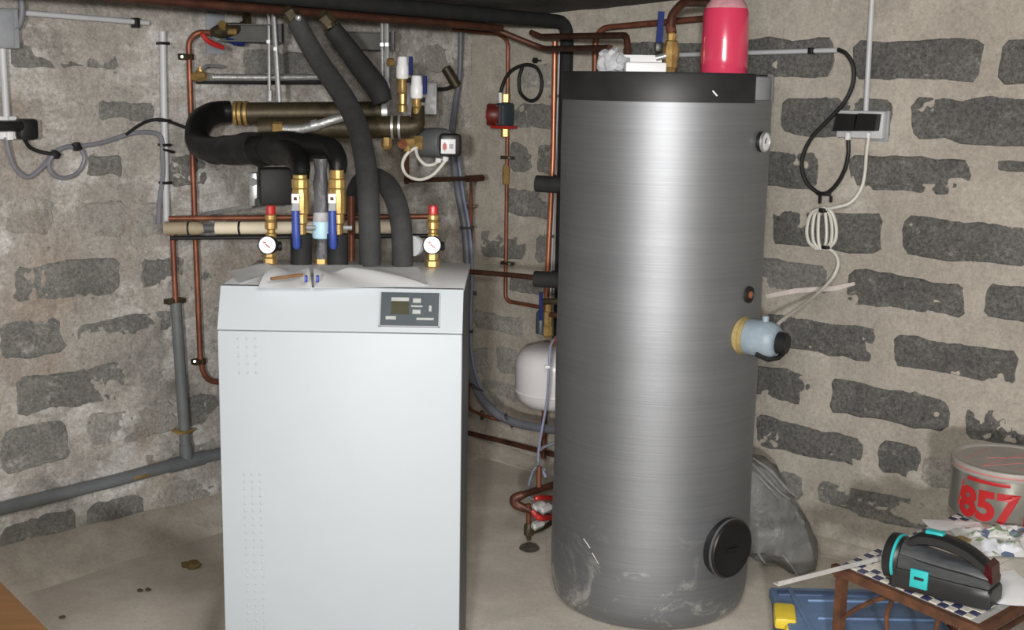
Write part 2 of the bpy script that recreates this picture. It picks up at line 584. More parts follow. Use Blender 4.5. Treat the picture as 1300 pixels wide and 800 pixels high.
def floor_fn(u, v):
    p = CORNER + DL * (u * 7 - 0.2) + DR * (v * 7 - 0.2)
    return p + UP * (0.004 * noise.noise(p * 1.5) + 0.002 * noise.noise(p * 6))


mb = MB()
mb.sheet(floor_fn, 90, 90)
struct(link('floor', mb, M['floor'], smooth=80, org=(0, 3, 0)))


def ceil_z(p):
    q = p - CORNER
    return 1.965 + 0.052 * min(max(q.dot(DR), 0), 4.5) + 0.013 * min(max(q.dot(DL), 0), 4.5)


def ceil_fn(u, v):
    p = CORNER + DL * (u * 7 - 0.2) + DR * (v * 7 - 0.2)
    p = Vector((p.x, p.y, 0))
    return p + UP * (ceil_z(p) + 0.006 * noise.noise(p * 3) + 0.003 * noise.noise(p * 11))


mb = MB()
mb.sheet(ceil_fn, 110, 110)
struct(link('ceiling', mb, M['ceiling'], smooth=80, org=(0, 3, 1.95)))


# mortar fillets where the walls meet the floor
def fillet(name, side, h, w, length):
    mb = MB()
    rings = []
    for i in range(91):
        s = i / 90 * length
        p = Vector((s, 3 if side == 'left' else 8, 0))
        k = 1 + 0.22 * noise.noise(p * 2.2) + 0.1 * noise.noise(p * 9)
        hh, ww = h * k, w * (1 + 0.2 * noise.noise(p * 3 + Vector((0, 4, 0))))
        rings.append([wall_pt(side, s, -0.02, -0.02), wall_pt(side, s, hh, -0.02), wall_pt(side, s, hh, 0.012), wall_pt(side, s, hh * 0.62, ww * 0.42 + 0.005 * noise.noise(p * 15)),
                      wall_pt(side, s, hh * 0.22, ww * 0.8), wall_pt(side, s, 0.004, ww), wall_pt(side, s, -0.02, ww)])
    mb.ring_sweep(rings, True, True)
    return struct(link(name, mb, M['fillet'], smooth=60))


fillet('baseboard_left', 'left', 0.115, 0.15, 4.2)
fillet('baseboard_right', 'right', 0.05, 0.07, 4.2)


# cinder blocks, each one a piece of its wall
def block(side, s0, s1, z0, z1, mat, rag=0.012, proud=0.0036):
    parent = wall_left if side == 'left' else wall_right
    w, h = s1 - s0, z1 - z0
    nx, nz = 9, 4
    c = min(w, h) * 0.16
    pts = []
    for i in range(nx):
        pts.append((s0 + c + (w - 2 * c) * i / (nx - 1), z0))
    for i in range(nz):
        pts.append((s1, z0 + c + (h - 2 * c) * i / (nz - 1)))
    for i in range(nx):
        pts.append((s1 - c - (w - 2 * c) * i / (nx - 1), z1))
    for i in range(nz):
        pts.append((s0, z1 - c - (h - 2 * c) * i / (nz - 1)))
    seed = random.random() * 50
    out = []
    for (s, z) in pts:
        ds = noise.noise(Vector((s * 9, z * 9, seed))) + 0.7 * noise.noise(Vector((s * 28, z * 28, seed)))
        dz = noise.noise(Vector((s * 7, z * 9, seed + 9))) + 0.7 * noise.noise(Vector((s * 26, z * 26, seed + 5)))
        out.append((s + ds * rag, z + dz * rag))
    cs, cz = (s0 + s1) / 2, (z0 + z1) / 2
    tilt = (random.uniform(-1, 1) * 0.004, random.uniform(-1, 1) * 0.006)
    rings = []
    for off, k in ((-0.03, 1.0), (proud - 0.004, 1.0), (proud, 0.985)):
        ring = []
        for (s, z) in out:
            ss, zz = cs + (s - cs) * (k if k == 1 else 1 - 0.008 / w), cz + (z - cz) * (k if k == 1 else 1 - 0.012 / h)
            e = 0 if off < 0 else tilt[0] * (ss - cs) / w + tilt[1] * (zz - cz) / h + 0.0025 * noise.noise(Vector((ss * 12, zz * 12, seed)))
            ring.append(wall_pt(side, ss, zz, off + e))
        rings.append(ring)
    mb = MB().ring_sweep(rings, True, True)
    return link('block', mb, mat, parent=parent, smooth=30)


def uv(side, x, y):
    p = (L if side == 'left' else R)(x, y, 0.0) - CORNER
    return p.dot(DL if side == 'left' else DR), p.z


def block_px(side, x0, y0, x1, y1, mat, **kw):
    # rows run level on the wall: take the middle height of the left and the right end
    sa, za = uv(side, x0, y0)
    sb, zb = uv(side, x1, y1)
    s0, s1 = min(sa, sb), max(sa, sb)
    return block(side, s0, s1, min(za, zb), max(za, zb), mat, **kw)


# right wall, far enough right of the tank to be seen: courses 0.204 m apart in running bond
rows = [(1.870, 1.830), (1.668, 2.055), (1.474, 1.825), (1.262, 2.050), (1.064, 1.848), (0.856, 2.040), (0.654, 1.817), (0.456, 2.028), (0.268, 1.795)]
for k, (zt, joint) in enumerate(rows):
    hgt = (0.140, 0.138, 0.128, 0.128, 0.118, 0.122, 0.122, 0.118, 0.105)[k]
    s = joint - 0.51 * 3
    while s < 3.5:
        a, b = s + 0.032 + random.uniform(-0.008, 0.01), s + 0.51 - 0.034 + random.uniform(-0.012, 0.008)
        z1 = zt + random.uniform(-0.006, 0.006)
        z0 = z1 - hgt + random.uniform(-0.01, 0.008)
        if a > 0.62:
            if k == 2 and abs(s - (joint - 0.51)) < 0.01:
                b -= 0.05
            if k == 2 and s > joint + 0.3 and s < joint + 0.7:      # mostly smeared over: two thin dark slivers show
                block('right', 2.40, 2.72, 1.445, 1.478, M['block_dark'], rag=0.008)
                block('right', 2.42, 2.70, 1.330, 1.362, M['block_dark'], rag=0.008)
            elif k == 7 and s > joint - 0.05 and s < joint + 0.2:
                block('right', a, a + 0.15, z0, z1, M['block_dark'], rag=0.014)
                block('right', a + 0.16, b, z0 - 0.01, z1 - 0.01, M['block_pale'], rag=0.014)
            elif k == 4 and s < joint - 0.3 and s > joint - 0.7:
                block('right', a, b, z0, z1, M['block_mid'], rag=0.016)
            elif k == 8:
                block('right', a, b, z0, z1, M['block_mid'], rag=0.016)
            else:
                block('right', a, b, z0, z1, M['block_dark'], rag=random.choice((0.009, 0.012, 0.015)))
        s += 0.51

# right wall between the boiler and the tank
for r in [(652, 131, 702, 165), (648, 180, 676, 219), (684, 182, 706, 222), (641, 240, 704, 279), (610, 292, 667, 333), (680, 297, 706, 336),
          (646, 350, 706, 378), (603, 393, 665, 428), (600, 440, 624, 480), (630, 440, 668, 480), (612, 480, 660, 512), (660, 80, 700, 112), (618, 495, 640, 520)]:
    block_px('right', *r, M['block_pale'] if r[1] > 385 or r[1] < 115 else M['block_mid'], rag=0.014)

# left wall: rows read off the photograph, lime smeared over most of them
left_rows = [
    (17, 333, 152, 381, 1), (178, 326, 232, 363, 1), (258, 316, 277, 352, 1), (0, 408, 79, 453, 1), (97, 402, 218, 428, 1), (95, 437, 168, 462, 2),
    (22, 470, 161, 516, 1), (174, 451, 225, 493, 2), (0, 540, 88, 594, 1), (110, 520, 221, 560, 2), (236, 500, 277, 538, 1),
    (186, 567, 277, 583, 2), (0, 657, 97, 712, 1), (114, 633, 182, 674, 1), (196, 610, 277, 650, 2),
    (14, 56, 148, 88, 1), (124, 130, 196, 154, 1), (109, 196, 156, 222, 1), (212, 200, 264, 236, 1), (100, 256, 160, 304, 2), (308, 66, 404, 95, 1),
    (330, 300, 380, 330, 2), (170, 258, 205, 300, 2), (10, 250, 70, 300, 2), (540, 60, 580, 92, 2), (556, 130, 590, 165, 2), (545, 250, 575, 290, 2),
]
for x0, y0, x1, y1, kind in left_rows:
    sa, _ = uv('left', x0, (y0 + y1) / 2)
    sb, _ = uv('left', x1, (y0 + y1) / 2)
    xm = (x0 + x1) / 2
    _, za = uv('left', xm, y0)
    _, zb = uv('left', xm, y1)
    block('left', min(sa, sb), max(sa, sb), zb, za, M['block_mid'] if kind == 1 else M['block_pale'], rag=0.018, proud=0.0032)

# pale lime run on the right wall
mb = MB()
mb.prism([R(972, 374, 0.004), R(1010, 366, 0.004), R(1060, 363, 0.004), R(1085, 358, 0.004), R(1086, 362, 0.004), R(1062, 369, 0.004), R(1012, 372, 0.004), R(974, 379, 0.004)], DL * 0.004)
link('lime_streak', mb, M['lime'], parent=wall_right, smooth=0)

# unseen fixture added to go with the ceiling fill light
t = thing('fill_fixture', 'round white fixture added for the ceiling fill light, out of the picture', 'lamp', (0.1, 1.25, 1.94))
link('base', MB().lathe([(0.30, 0.08), (0.30, 0.03), (0.28, 0.015)], (0.1, 1.25, 1.94)), M['white2'], t)

# ================================================================== heat pump
HX0, HX1, HY0, HY1, HSEAM, HTOP, HYT = -0.727, -0.122, 3.05, 3.56, 1.088, 1.190, 3.10
hp = thing('heat_pump', 'tall white floor-standing heat pump cabinet with a sloped control strip', 'heat pump', ((HX0 + HX1) / 2, (HY0 + HY1) / 2, 0))
mb = MB()                                    # carcass between the side panels
mb.prism([(HX0 + .012, HY0 + .02, .03), (HX0 + .012, HY0 + .02, HSEAM - .01), (HX0 + .012, HYT + .01, HTOP - .014), (HX0 + .012, HY1, HTOP - .014), (HX0 + .012, HY1, .03)], (HX1 - HX0 - .024, 0, 0))
link('carcass', mb, M['side'], hp, smooth=0)
mb = MB().box(((HX0 + HX1) / 2, HY0 + .012, (HSEAM + .06) / 2), (HX1 - HX0, .024, HSEAM - .064), bev=.004)
link('front_panel', mb, M['white'], hp)
mb = MB()
mb.prism([(HX0, HY0 + .001, HSEAM), (HX0, HYT, HTOP), (HX0, HYT + .02, HTOP), (HX0, HY0 + .024, HSEAM)], (HX1 - HX0, 0, 0))
link('sloped_panel', mb, M['white'], hp, smooth=0)
mb = MB().box(((HX0 + HX1) / 2, (HYT + HY1) / 2 + .01, HTOP - .006), (HX1 - HX0, HY1 - HYT, .012), bev=.002)
link('top_panel', mb, M['paper_grey'], hp)
for x in (HX0 + .006, HX1 - .006):
    mb = MB().prism([(x - .005, HY0 + .026, .03), (x - .005, HY0 + .026, HSEAM), (x - .005, HYT + .02, HTOP - .014), (x - .005, HY1, HTOP - .014), (x - .005, HY1, .03)], (.01, 0, 0))
    link('side_panel', mb, M['side'], hp, smooth=0)
link('plinth', MB().box(((HX0 + HX1) / 2, (HY0 + HY1) / 2 + .02, .016), (HX1 - HX0 - .04, HY1 - HY0 - .05, .032)), M['side'], hp, smooth=0)


def slope(u, t, out=0.0):        # a point on the sloped strip: u across, t up
    a, b = Vector((HX0, HY0, HSEAM)), Vector((HX0, HYT, HTOP))
    n = Vector((0, -(HTOP - HSEAM), HYT - HY0)).normalized()
    return a + (b - a) * t + Vector((HX1 - HX0, 0, 0)) * u + n * out


def slope_plate(mb, u0, u1, t0, t1, o0, o1):
    q = [slope(u0, t0, o0), slope(u1, t0, o0), slope(u1, t1, o0), slope(u0, t1, o0)]
    return mb.prism(q, slope(0, 0, o1) - slope(0, 0, o0))


cpn = link('control_panel', slope_plate(MB(), .664, .902, .14, .90, 0, .006), M['panel'], hp, smooth=0)
fr = MB()
for a in ((.658, .908, .125, .14), (.658, .664, .125, .90), (.902, .908, .125, .90)):
    slope_plate(fr, *a, 0, .008)
link('panel_frame', fr, M['grey'], cpn, smooth=0)
link('display', slope_plate(MB(), .706, .780, .40, .69, .006, .0075), M['screen'], cpn, smooth=0)
link('glare_strip', slope_plate(MB(), .706, .778, .70, .78, .006, .008), M['button'], cpn, smooth=0)
for a in ((.795, .828, .66, .76), (.795, .828, .41, .50), (.788, .835, .565, .60), (.862, .872, .47, .60)):
    link('button', slope_plate(MB(), *a, .006, .010), M['button'], cpn, smooth=0)
link('badge', slope_plate(MB(), .686, .728, .28, .355, .006, .008), M['button'], cpn, smooth=0)
link('badge', slope_plate(MB(), .812, .882, .28, .325, .006, .008), M['button'], cpn, smooth=0)

mb = MB()                                    # embossed dots down the left of the front


def dots(px0, px1, py0, py1, n):
    for j in range(n):
        for i in range(3):
            p = D(px0 + (px1 - px0) * i / 2 + 10 * (py0 + (py1 - py0) * j / max(n - 1, 1) - py0) / 320, py0 + (py1 - py0) * j / (n - 1), HY0 - .0005)
            mb.lathe([(.0042, .002), (.0036, -.0002), (.002, -.0016), (0, -.002)], p, (0, 1, 0), 7)


dots(302.5, 324, 430, 473, 5)
dots(310, 330, 602, 797, 22)
ob = link('embossed_dots', mb, M['white'], hp, smooth=70)
ob['kind'] = 'stuff'

# papers lying on top
def paper(name, label, pts, z, mat, curl=0.004, th=0.0012):
    a, b, c, d = [Vector((H(x, y, z).x, H(x, y, z).y, z)) for x, y in pts]
    k = random.random() * 9

    def fn(u, v):
        p = a * (1 - u) * (1 - v) + b * u * (1 - v) + c * u * v + d * (1 - u) * v
        return p + UP * (curl * (0.5 + 0.5 * noise.noise(p * 9 + Vector((k, 0, 0)))))
    mb = MB()
    mb.sheet(fn, 10, 8)
    mb.sheet(lambda u, v: fn(u, v) - UP * th, 10, 8)
    return tag(link(name, mb, mat, smooth=60), label, 'paper', 'loose papers on the heat pump')


paper('paper_sheet', 'grey printed sheet lying over the left back edge of the heat pump', [(304, 361), (290, 347), (338, 336), (350, 344)], HTOP + .002, M['paper_grey'], .010)
paper('paper_sheet', 'pale sheet spread across the middle of the heat pump top', [(345, 353), (340, 338), (460, 337), (462, 346)], HTOP + .004, M['paper_grey'], .004)
paper('paper_sheet', 'wide grey folder sheet at the right of the heat pump top', [(430, 360), (445, 340), (530, 340), (543, 360)], HTOP + .005, M['paper_grey'], .003)
for lab, q in (('left one of two white sheets curling at the front edge of the heat pump', [(328, 365), (342, 350), (392, 350), (396, 366)]),
               ('right one of two white sheets curling at the front edge of the heat pump', [(399, 366), (398, 350), (455, 350), (546, 363.5)])):
    a_, b_, c_, d_ = [H(x, y, HTOP + .004) for x, y in q]

    def sh(u, v, e=0.0):
        p = a_ * (1 - u) * (1 - v) + b_ * u * (1 - v) + c_ * u * v + d_ * (1 - u) * v
        return p + UP * (.001 + .021 * math.sin(PI * min(u, .999) * .62) * (.75 + .35 * math.sin(v * 7 + a_.x * 9)) - e)
    mb = MB()
    mb.sheet(sh, 10, 14)
    mb.sheet(lambda u, v: sh(u, v, .0012), 10, 14)
    tag(link('paper_sheet', mb, M['paper'], smooth=60), lab, 'paper', 'loose papers on the heat pump')
for x0, x1 in ((385, 392), (400, 406)):
    a = H(x0, 357, HTOP + .030); b = H(x1, 351, HTOP + .030)
    tag(link('plastic_clip', MB().box((a + b) / 2, (abs(b.x - a.x), .02, .016), bev=.003), M['blue']),
        'left blue plastic piece lying on the white sheet' if x0 < 390 else 'right blue plastic piece lying on the white sheet', 'clip')
a = H(344, 354, HTOP + .029); b = H(384, 349, HTOP + .030)
tag(link('pencil', MB().cyl(a, b, .004, n=8), M['cardboard']), 'brown pencil lying on the papers behind the blue pieces', 'pencil')

# ================================================================== hot water tank
TC = Vector((0.474, 4.03, 0))
TR, TH = 0.327, 1.738


def tank_az(x, y, r=TR):         # azimuth at which the tank's skin is seen at (x, y)
    d = ray(x, y)
    a = d.x ** 2 + d.y ** 2
    b = -(d.x * TC.x + d.y * TC.y)
    c = TC.x ** 2 + TC.y ** 2 - r * r
    disc = max(b * b - a * c, 0)
    t = (-b - math.sqrt(disc)) / a
    p = Vector((0, 0, EYE)) + d * t
    return math.atan2(p.y - TC.y, p.x - TC.x), p


tank = thing('water_tank', 'tall silver grey cylindrical hot water tank with a black top band', 'tank', TC)
prof = [(.24, .0), (TR - .055, .0), (TR - .030, .010), (TR - .012, .030), (TR - .004, .060), (TR, .10)]
prof += [(TR + .0012 * math.sin(z * 9), z) for z in [0.2 + .1 * i for i in range(14)]] + [(TR, 1.60), (TR, 1.66), (TR - .01, 1.664)]
mb = MB().lathe(prof, TC, n=120)
link('shell', mb, M['tank'], tank, smooth=50)
az1, _ = tank_az(958, 112)
az2 = math.radians(-17)
mb = MB().lathe([(TR - .004, 1.655), (TR - .004, 1.728), (TR - .012, TH - .006), (0.02, TH - .006)], TC, n=96)
lid = link('lid', mb, M['grey'], tank, smooth=40)
mb = MB()
prof = [(TR - .003, 1.652), (TR + .004, 1.652), (TR + .004, 1.732), (TR, TH), (TR - .016, TH), (TR - .016, 1.722), (TR - .003, 1.722), (TR - .003, 1.652)]
mb.lathe(prof, TC, n=100, a0=az2, a1=az1 + 2 * PI, ref=(1, 0, 0))
for aa in (az2, az1):
    pts = [TC + Vector((math.cos(aa) * r, math.sin(aa) * r, h)) for r, h in prof[:-1]]
    mb.add(pts, [tuple(range(len(pts)))])
link('black_band', mb, M['band'], tank, smooth=40)
az, p = tank_az(908, 119, TR + .004)
link('band_scuff', MB().tube([p + Vector((-.008, -.001, .008)), p + Vector((0, -.002, 0)), p + Vector((.006, .001, -.006))], .0025, 6), M['dial'], lid)


def on_tank(x, y, out=0.0):
    az, p = tank_az(x, y)
    n = Vector((math.cos(az), math.sin(az), 0))
    return p + n * out, n


# thermometer
p, n = on_tank(965, 180)
g = link('thermometer', MB().lathe([(.0, -.005), (.030, -.005), (.031, .012), (.027, .016)], p, n, 28), M['black'], tank)
link('dial', MB().lathe([(.0, .013), (.026, .013), (.0265, .0175), (0, .019)], p, n, 28), M['dial'], g)
link('needle', MB().cyl(p + n * .021 + UP * .012, p + n * .021 - UP * .004 + Vector((-.006, -.006, 0)), .0015, n=6), M['black'], g)
link('bezel', MB().lathe([(.026, .014), (.031, .012), (.0315, .018), (.0275, .021), (.026, .014)], p, n, 28), M['steel'], g)
# sensor pocket
p, n = on_tank(950, 374)
g = link('sensor_pocket', MB().lathe([(0, -.004), (.026, -.004), (.026, .007), (.017, .010), (.013, .004), (0, .004)], p, n, 24), M['rubber'], tank)
link('brass_plug', MB().lathe([(0, .004), (.011, .004), (.011, .010), (.006, .013), (0, .013)], p, n, 16), M['copper_bright'], g)
# immersion heater
p, n = on_tank(944, 426)
n2 = (n + Vector((.25, 0, -.04))).normalized()
h = link('immersion_heater', MB().lathe([(0, .012), (.052, .012), (.056, .018), (.056, .085), (.050, .105), (.040, .112), (0, .112)], p, n2, 32), M['greyblue'], tank)
link('foam_collar', MB().lathe([(0, -.02), (.055, -.02), (.056, .014), (0, .014)], p, n2, 28), M['collar'], h)
link('collar_ring', MB().lathe([(.0, -.03), (.060, -.03), (.059, .002), (.055, .002)], p, n2, 28), M['collar'], h)
q = p + n2 * .112
link('thermostat_knob', MB().lathe([(0, -.002), (.034, -.002), (.034, .022), (.028, .028), (0, .028)], q + Vector((.004, 0, -.004)), n2, 22), M['black'], h)
link('cable_gland', MB().cyl(p + n2 * .07 + UP * .048, p + n2 * .07 + UP * .072, .010, n=12), M['greyblue'], h)
link('lower_lip', MB().tube([p + n2 * .055 + Vector((-.02, -.045, -.040)), p + n2 * .08 + Vector((0, -.03, -.056)), p + n2 * .115 + Vector((.0, -.005, -.05)), p + n2 * .125 + Vector((.02, .02, -.03))], .008, 8), M['black'], h)
# inspection flange
p, n = on_tank(921, 694)
fl = link('inspection_flange', MB().lathe([(0, -.01), (.094, -.01), (.096, .008), (.095, .024), (.090, .031), (.084, .032), (.078, .029), (0, .029)], p, n, 48), M['black'], tank)
b = n.cross(UP)
link('flange_grip', MB().box(p + n * .031, (.05, .012, .010), Matrix((b, n, UP)).transposed(), .003), M['black'], fl)
link('flange_ring', MB().lathe([(.084, .028), (.0965, .022), (.0965, .015), (.084, .012), (.084, .028)], p, n, 48), M['side'], fl)
# scuffs of dust
for pts, w in (([(741, 684), (746, 691), (749, 696)], .0018), ([(752, 702), (756, 709), (760, 716)], .0018)):
    m_ = MB().tube(catmull([on_tank(x, y, .0003)[0] for x, y in pts], 3), w, 6)
    link('scuff_mark', m_, M['lime'], tank)
# stubs on the far left side, black foam round them
for k, (x0, y0, x1, y1) in enumerate(((681, 233, 725, 236), (679, 354, 725, 357))):
    a, c = D(x0, y0, 4.16), D(x1, y1, 4.12)
    s = link('side_connection', MB().cyl(a, c, S(10.5, 4.2), n=20), M['foam'], tank)
    link('end_ring', MB().cyl(a - Vector((.004, 0, 0)), a + Vector((.010, 0, 0)), S(8, 4.2), n=20), M['bronze'], s)
    link('clamp', MB().cyl(a + Vector((.055, 0, 0)), a + Vector((.066, 0, 0)), S(11.3, 4.2), n=20), M['rubber'], s)

# things on top of the tank
p = Vector((.640, 3.965, TH - .005))
bo = thing('antifreeze_bottle', 'plastic bottle of pink red liquid standing on the tank', 'bottle', p)
R0 = .0715
link('body', MB().lathe([(0, .0), (R0 - .006, .0), (R0, .006), (R0 + .001, .05), (R0, .10), (R0 - .0015, .19), (R0 - .006, .20), (R0 - .006, .201)], p, n=48), M['liquid'], bo, smooth=50)
link('shoulder', MB().lathe([(R0 - .006, .199), (R0 - .010, .210), (R0 - .022, .228), (R0 - .036, .245), (.024, .258), (.022, .262), (.022, .278)], p, n=48), M['bottle_top'], bo, smooth=60)
link('cap', MB().lathe([(0, .270), (.026, .270), (.027, .274), (.027, .298), (.024, .301), (0, .301)], p, n=28), M['red'], bo)
link('handle', MB().tube(catmull([p + Vector((-.045, -.02, .225)), p + Vector((-.05, -.022, .25)), p + Vector((-.03, -.014, .268)), p + Vector((-.018, -.008, .264))]), .006, 8), M['bottle_top'], bo)

a = D(818, 88, 3.95)
ins = thing('plastic_tray', 'white plastic tray lying on the tank top left of the brass valve', 'tray', (a.x, a.y, TH - .006))
link('tray', MB().box((a.x, a.y, TH + .012), (.125, .11, .036), bev=.006), M['white2'], ins)
link('lid_flap', MB().box((a.x, a.y + .06, TH + .030), (.12, .006, .05), Matrix.Rotation(math.radians(-25), 3, 'X'), .001), M['paper'], ins)
a = D(775, 90, 3.98)
mb = MB().ball((a.x, a.y, TH + .034), .042, sc=(1.0, .9, .95), jig=.55, fr=2.4)
tag(link('crumpled_film', mb, M['film'], smooth=25), 'crumpled clear plastic film on the tank top', 'plastic film')
a = D(785, 78, 4.05)
tag(link('foam_slab', MB().box((a.x, a.y, TH + .02), (.05, .10, .05), Matrix.Rotation(.2, 3, 'Z'), .004), M['grey']), 'small grey foam slab behind the clear film on the tank', 'foam')
va = D(851, 90, 4.02)
va.z = TH - .008
bv = thing('tank_valve', 'brass ball valve with dark blue lever on top of the tank', 'valve', va)
link('body', MB().lathe([(.013, 0), (.016, .01), (.018, .02), (.0225, .026), (.0225, .048), (.026, .056), (.0265, .080), (.022, .092), (.020, .104), (.0145, .108), (.0145, .128), (.011, .132)], va, n=8), M['brass'], bv, smooth=30)
link('lever', MB().prism([va + Vector((-.030, -.012, .075)), va + Vector((-.050, -.012, .085)), va + Vector((-.046, -.012, .195)), va + Vector((-.026, -.012, .195))], (0, .005, 0)), M['navy'], bv, smooth=0)
link('lever_boss', MB().cyl(va + Vector((-.048, -.01, .052)), va + Vector((-.018, -.01, .060)), .010, n=12), M['steel'], bv)
link('lever_grip', MB().box(va + Vector((-.040, -.011, .086)), (.024, .014, .03), bev=.004), M['black'], bv)
pt = va + UP * .13
cpp = [pt, D(851, 22, 4.03), D(866, 3, 4.06), D(882, 3, 4.15), D(940, 4, 4.6)]
x = thing('copper_pipe', 'thick copper pipe rising from the brass valve on the tank and bending right', 'pipe', pt)
link('pipe', MB().tube(bend(cpp, .05), .0135, 14), M['copper_dark'], x)
link('coupling', MB().cyl(pt, D(851, 32, 4.03), .016, n=14), M['copper'], x)

# ================================================================== pipes along the ceiling
OFF = 0.55
ends = (L(-30, 3, OFF), L(714, 30, OFF))


def beam_pt(s, off, z):
    return CORNER + DL * s + DR * off + UP * (z + 0.011 * s)


def pipe(name, label, pts, r, mat, n=12, cat='pipe', group=None, rad=0.04, smooth=False, tags=None):
    q = catmull(pts) if smooth else bend(pts, rad)
    return tag(link(name, MB().tube(q, r, n), mat, smooth=60, org=pts[0]), label, cat, group)


t = thing('insulated_main', 'thick black foam covered main pipe under the ceiling, bending down beside the tank', 'pipe', beam_pt(3.0, .55, 1.925))
link('pipe', MB().tube(bend([beam_pt(3.6, .585, 1.948), beam_pt(.045, .588, 1.948), beam_pt(.045, .588, .35)], .07, 8), .028, 18), M['foam'], t)
for off, z, lab, s1 in ((.55, 1.909, 'second tarnished, shade-toned copper pipe tucked under the black main', .44),
                        (.602, 1.902, 'front tarnished, shade-toned copper pipe below the black main', .46), (.495, 1.93, 'tarnished, shade-toned copper pipe on the wall side of the black main', .44)):
    pipe('copper_main', lab, [beam_pt(3.6, off, z), beam_pt(s1, off, z)], .0125, M['copper_dark'], group='copper mains under the ceiling')
tag(link('timber_batten', MB().box(beam_pt(1.9, .45, 1.947), (3.2, .05, .03), Matrix((DL, DR, UP)).transposed()), M['copper_dark'], smooth=0),
    'dark brown timber batten under the ceiling behind the pipes', 'batten')

# pipes over the tank
pipe('copper_pipe', 'tarnished copper pipe running level over the tank back and turning down at its end', [R(674, 41, .27), R(686, 46.5, .22), D(796, 45, 4.28), D(797, 70, 4.25)], .0115, M['copper_dark'], rad=.03)
pipe('copper_pipe', 'lowest tarnished, shade-toned copper main, dropping to run level and end behind the tank top', [beam_pt(3.6, .515, 1.905), beam_pt(.42, .515, 1.905), R(690, 62, .30), D(775, 61, 4.45)], .0115, M['copper_dark'], rad=.04)
pipe('copper_pipe', 'copper pipe behind the tank rising and turning right under the ceiling', [R(754, 150, .10), R(756, 36, .10), R(930, 20, .10)], .0115, M['copper'], rad=.07)

# right wall between boiler and tank
t = thing('copper_riser', 'bright copper riser standing on the wall just left of the tank', 'pipe', R(693, 420, .06))
link('pipe', MB().tube([R(704.6, 52, .06), R(702, 200, .06), R(692.5, 400, .06)], .0115, 12), M['copper_bright'], t)
for y in (122, 300):
    link('pipe_clip', MB().box(R(704 - (y - 100) * .035, y, .045), (.034, .03, .012), Matrix((DR, DL, UP)).transposed()), M['steel'], t)
pipe('thin_conduit', 'thin pale grey pipe close behind the bright copper riser', [R(710.5, 60, .025), R(698, 400, .025)], .004, M['conduit'])

t = thing('copper_riser', 'thin copper riser carrying the red knobbed valve', 'pipe', R(643, 380, .04))
link('pipe', MB().tube(bend([L(575, 37, .12), R(634, 43, .05), R(645, 52, .05), R(644, 180, .05), R(641.5, 382, .05), R(685, 390, .05)], .035), .0085, 10), M['copper'], t)
for y in (200, 334):
    b = R(642.5, y, .05)
    link('pipe_clip', MB().box(b + DR * .008, (.07, .02, .014), Matrix((DR, DL, UP)).transposed(), .003), M['bronze'], t)
    link('clip_screw', MB().cyl(b + DR * .03 - DL * .03, b + DR * .03 + DL * .014, .006, n=8), M['steel'], t)
link('brass_fitting', MB().lathe([(.010, -.045), (.015, -.04), (.016, .03), (.010, .045)], R(642.5, 222, .05), UP, 8), M['brass'], t)

b = R(641, 146, .06)
v = thing('small_pump', 'small dark pump head with a red knob on the thin copper riser', 'pump', b)
link('body', MB().box(b, (.062, .06, .105), Matrix((DR, DL, UP)).transposed(), .010), M['panel'], v)
for k in range(3):
    link('cooling_fin', MB().box(b + DR * (-.018 + .018 * k) + DL * .031, (.005, .012, .085), Matrix((DR, DL, UP)).transposed()), M['side'], v)
kx = (-DR * .75 + DL * .66).normalized()
kc = b - DR * .045 + DL * .02
kn = link('knob', MB().lathe([(0, -.02), (.045, -.02), (.048, -.01), (.048, .025), (.044, .032), (.026, .032), (.022, .024), (0, .024)], kc, kx, 28), M['darkred'], v)
link('knob_cap', MB().lathe([(0, .02), (.020, .02), (.018, .036), (0, .038)], kc, kx, 16), M['red'], kn)
link('base_plate', MB().box(b - UP * .052 + DL * .005, (.10, .07, .014), Matrix((DR, DL, UP)).transposed(), .004), M['red'], v)
for dz in (.072, -.075):
    link('union_nut', MB().lathe([(.012, -.02), (.019, -.017), (.019, .017), (.012, .02)], b + DR * .004 + UP * dz, UP, 6), M['brass'], v, smooth=20)
link('cable_boot', MB().cyl(b + Vector((-.02, 0, .05)), b + Vector((-.022, 0, .095)), .009, n=10), M['white2'], v)
pipe('black_cable', 'black cable looped above the red knobbed valve', [b + Vector((-.022, 0, .09)), R(640, 103, .07), R(650, 89, .07), R(668, 82, .06), R(682, 87, .05), R(688, 104, .05), R(684, 122, .05), R(673, 128, .05), R(661, 118, .05), R(659, 100, .05), R(663, 85, .05)],
     .0075, M['rubber'], 8, 'cable', smooth=True)
tag(link('wall_hook', MB().lathe([(.004, 0), (.004, .03), (.012, .032), (.012, .045), (0, .045)], R(687, 77, 0), DL, 10), M['rubber']), 'small black knob screwed to the wall above the cable loop', 'knob')

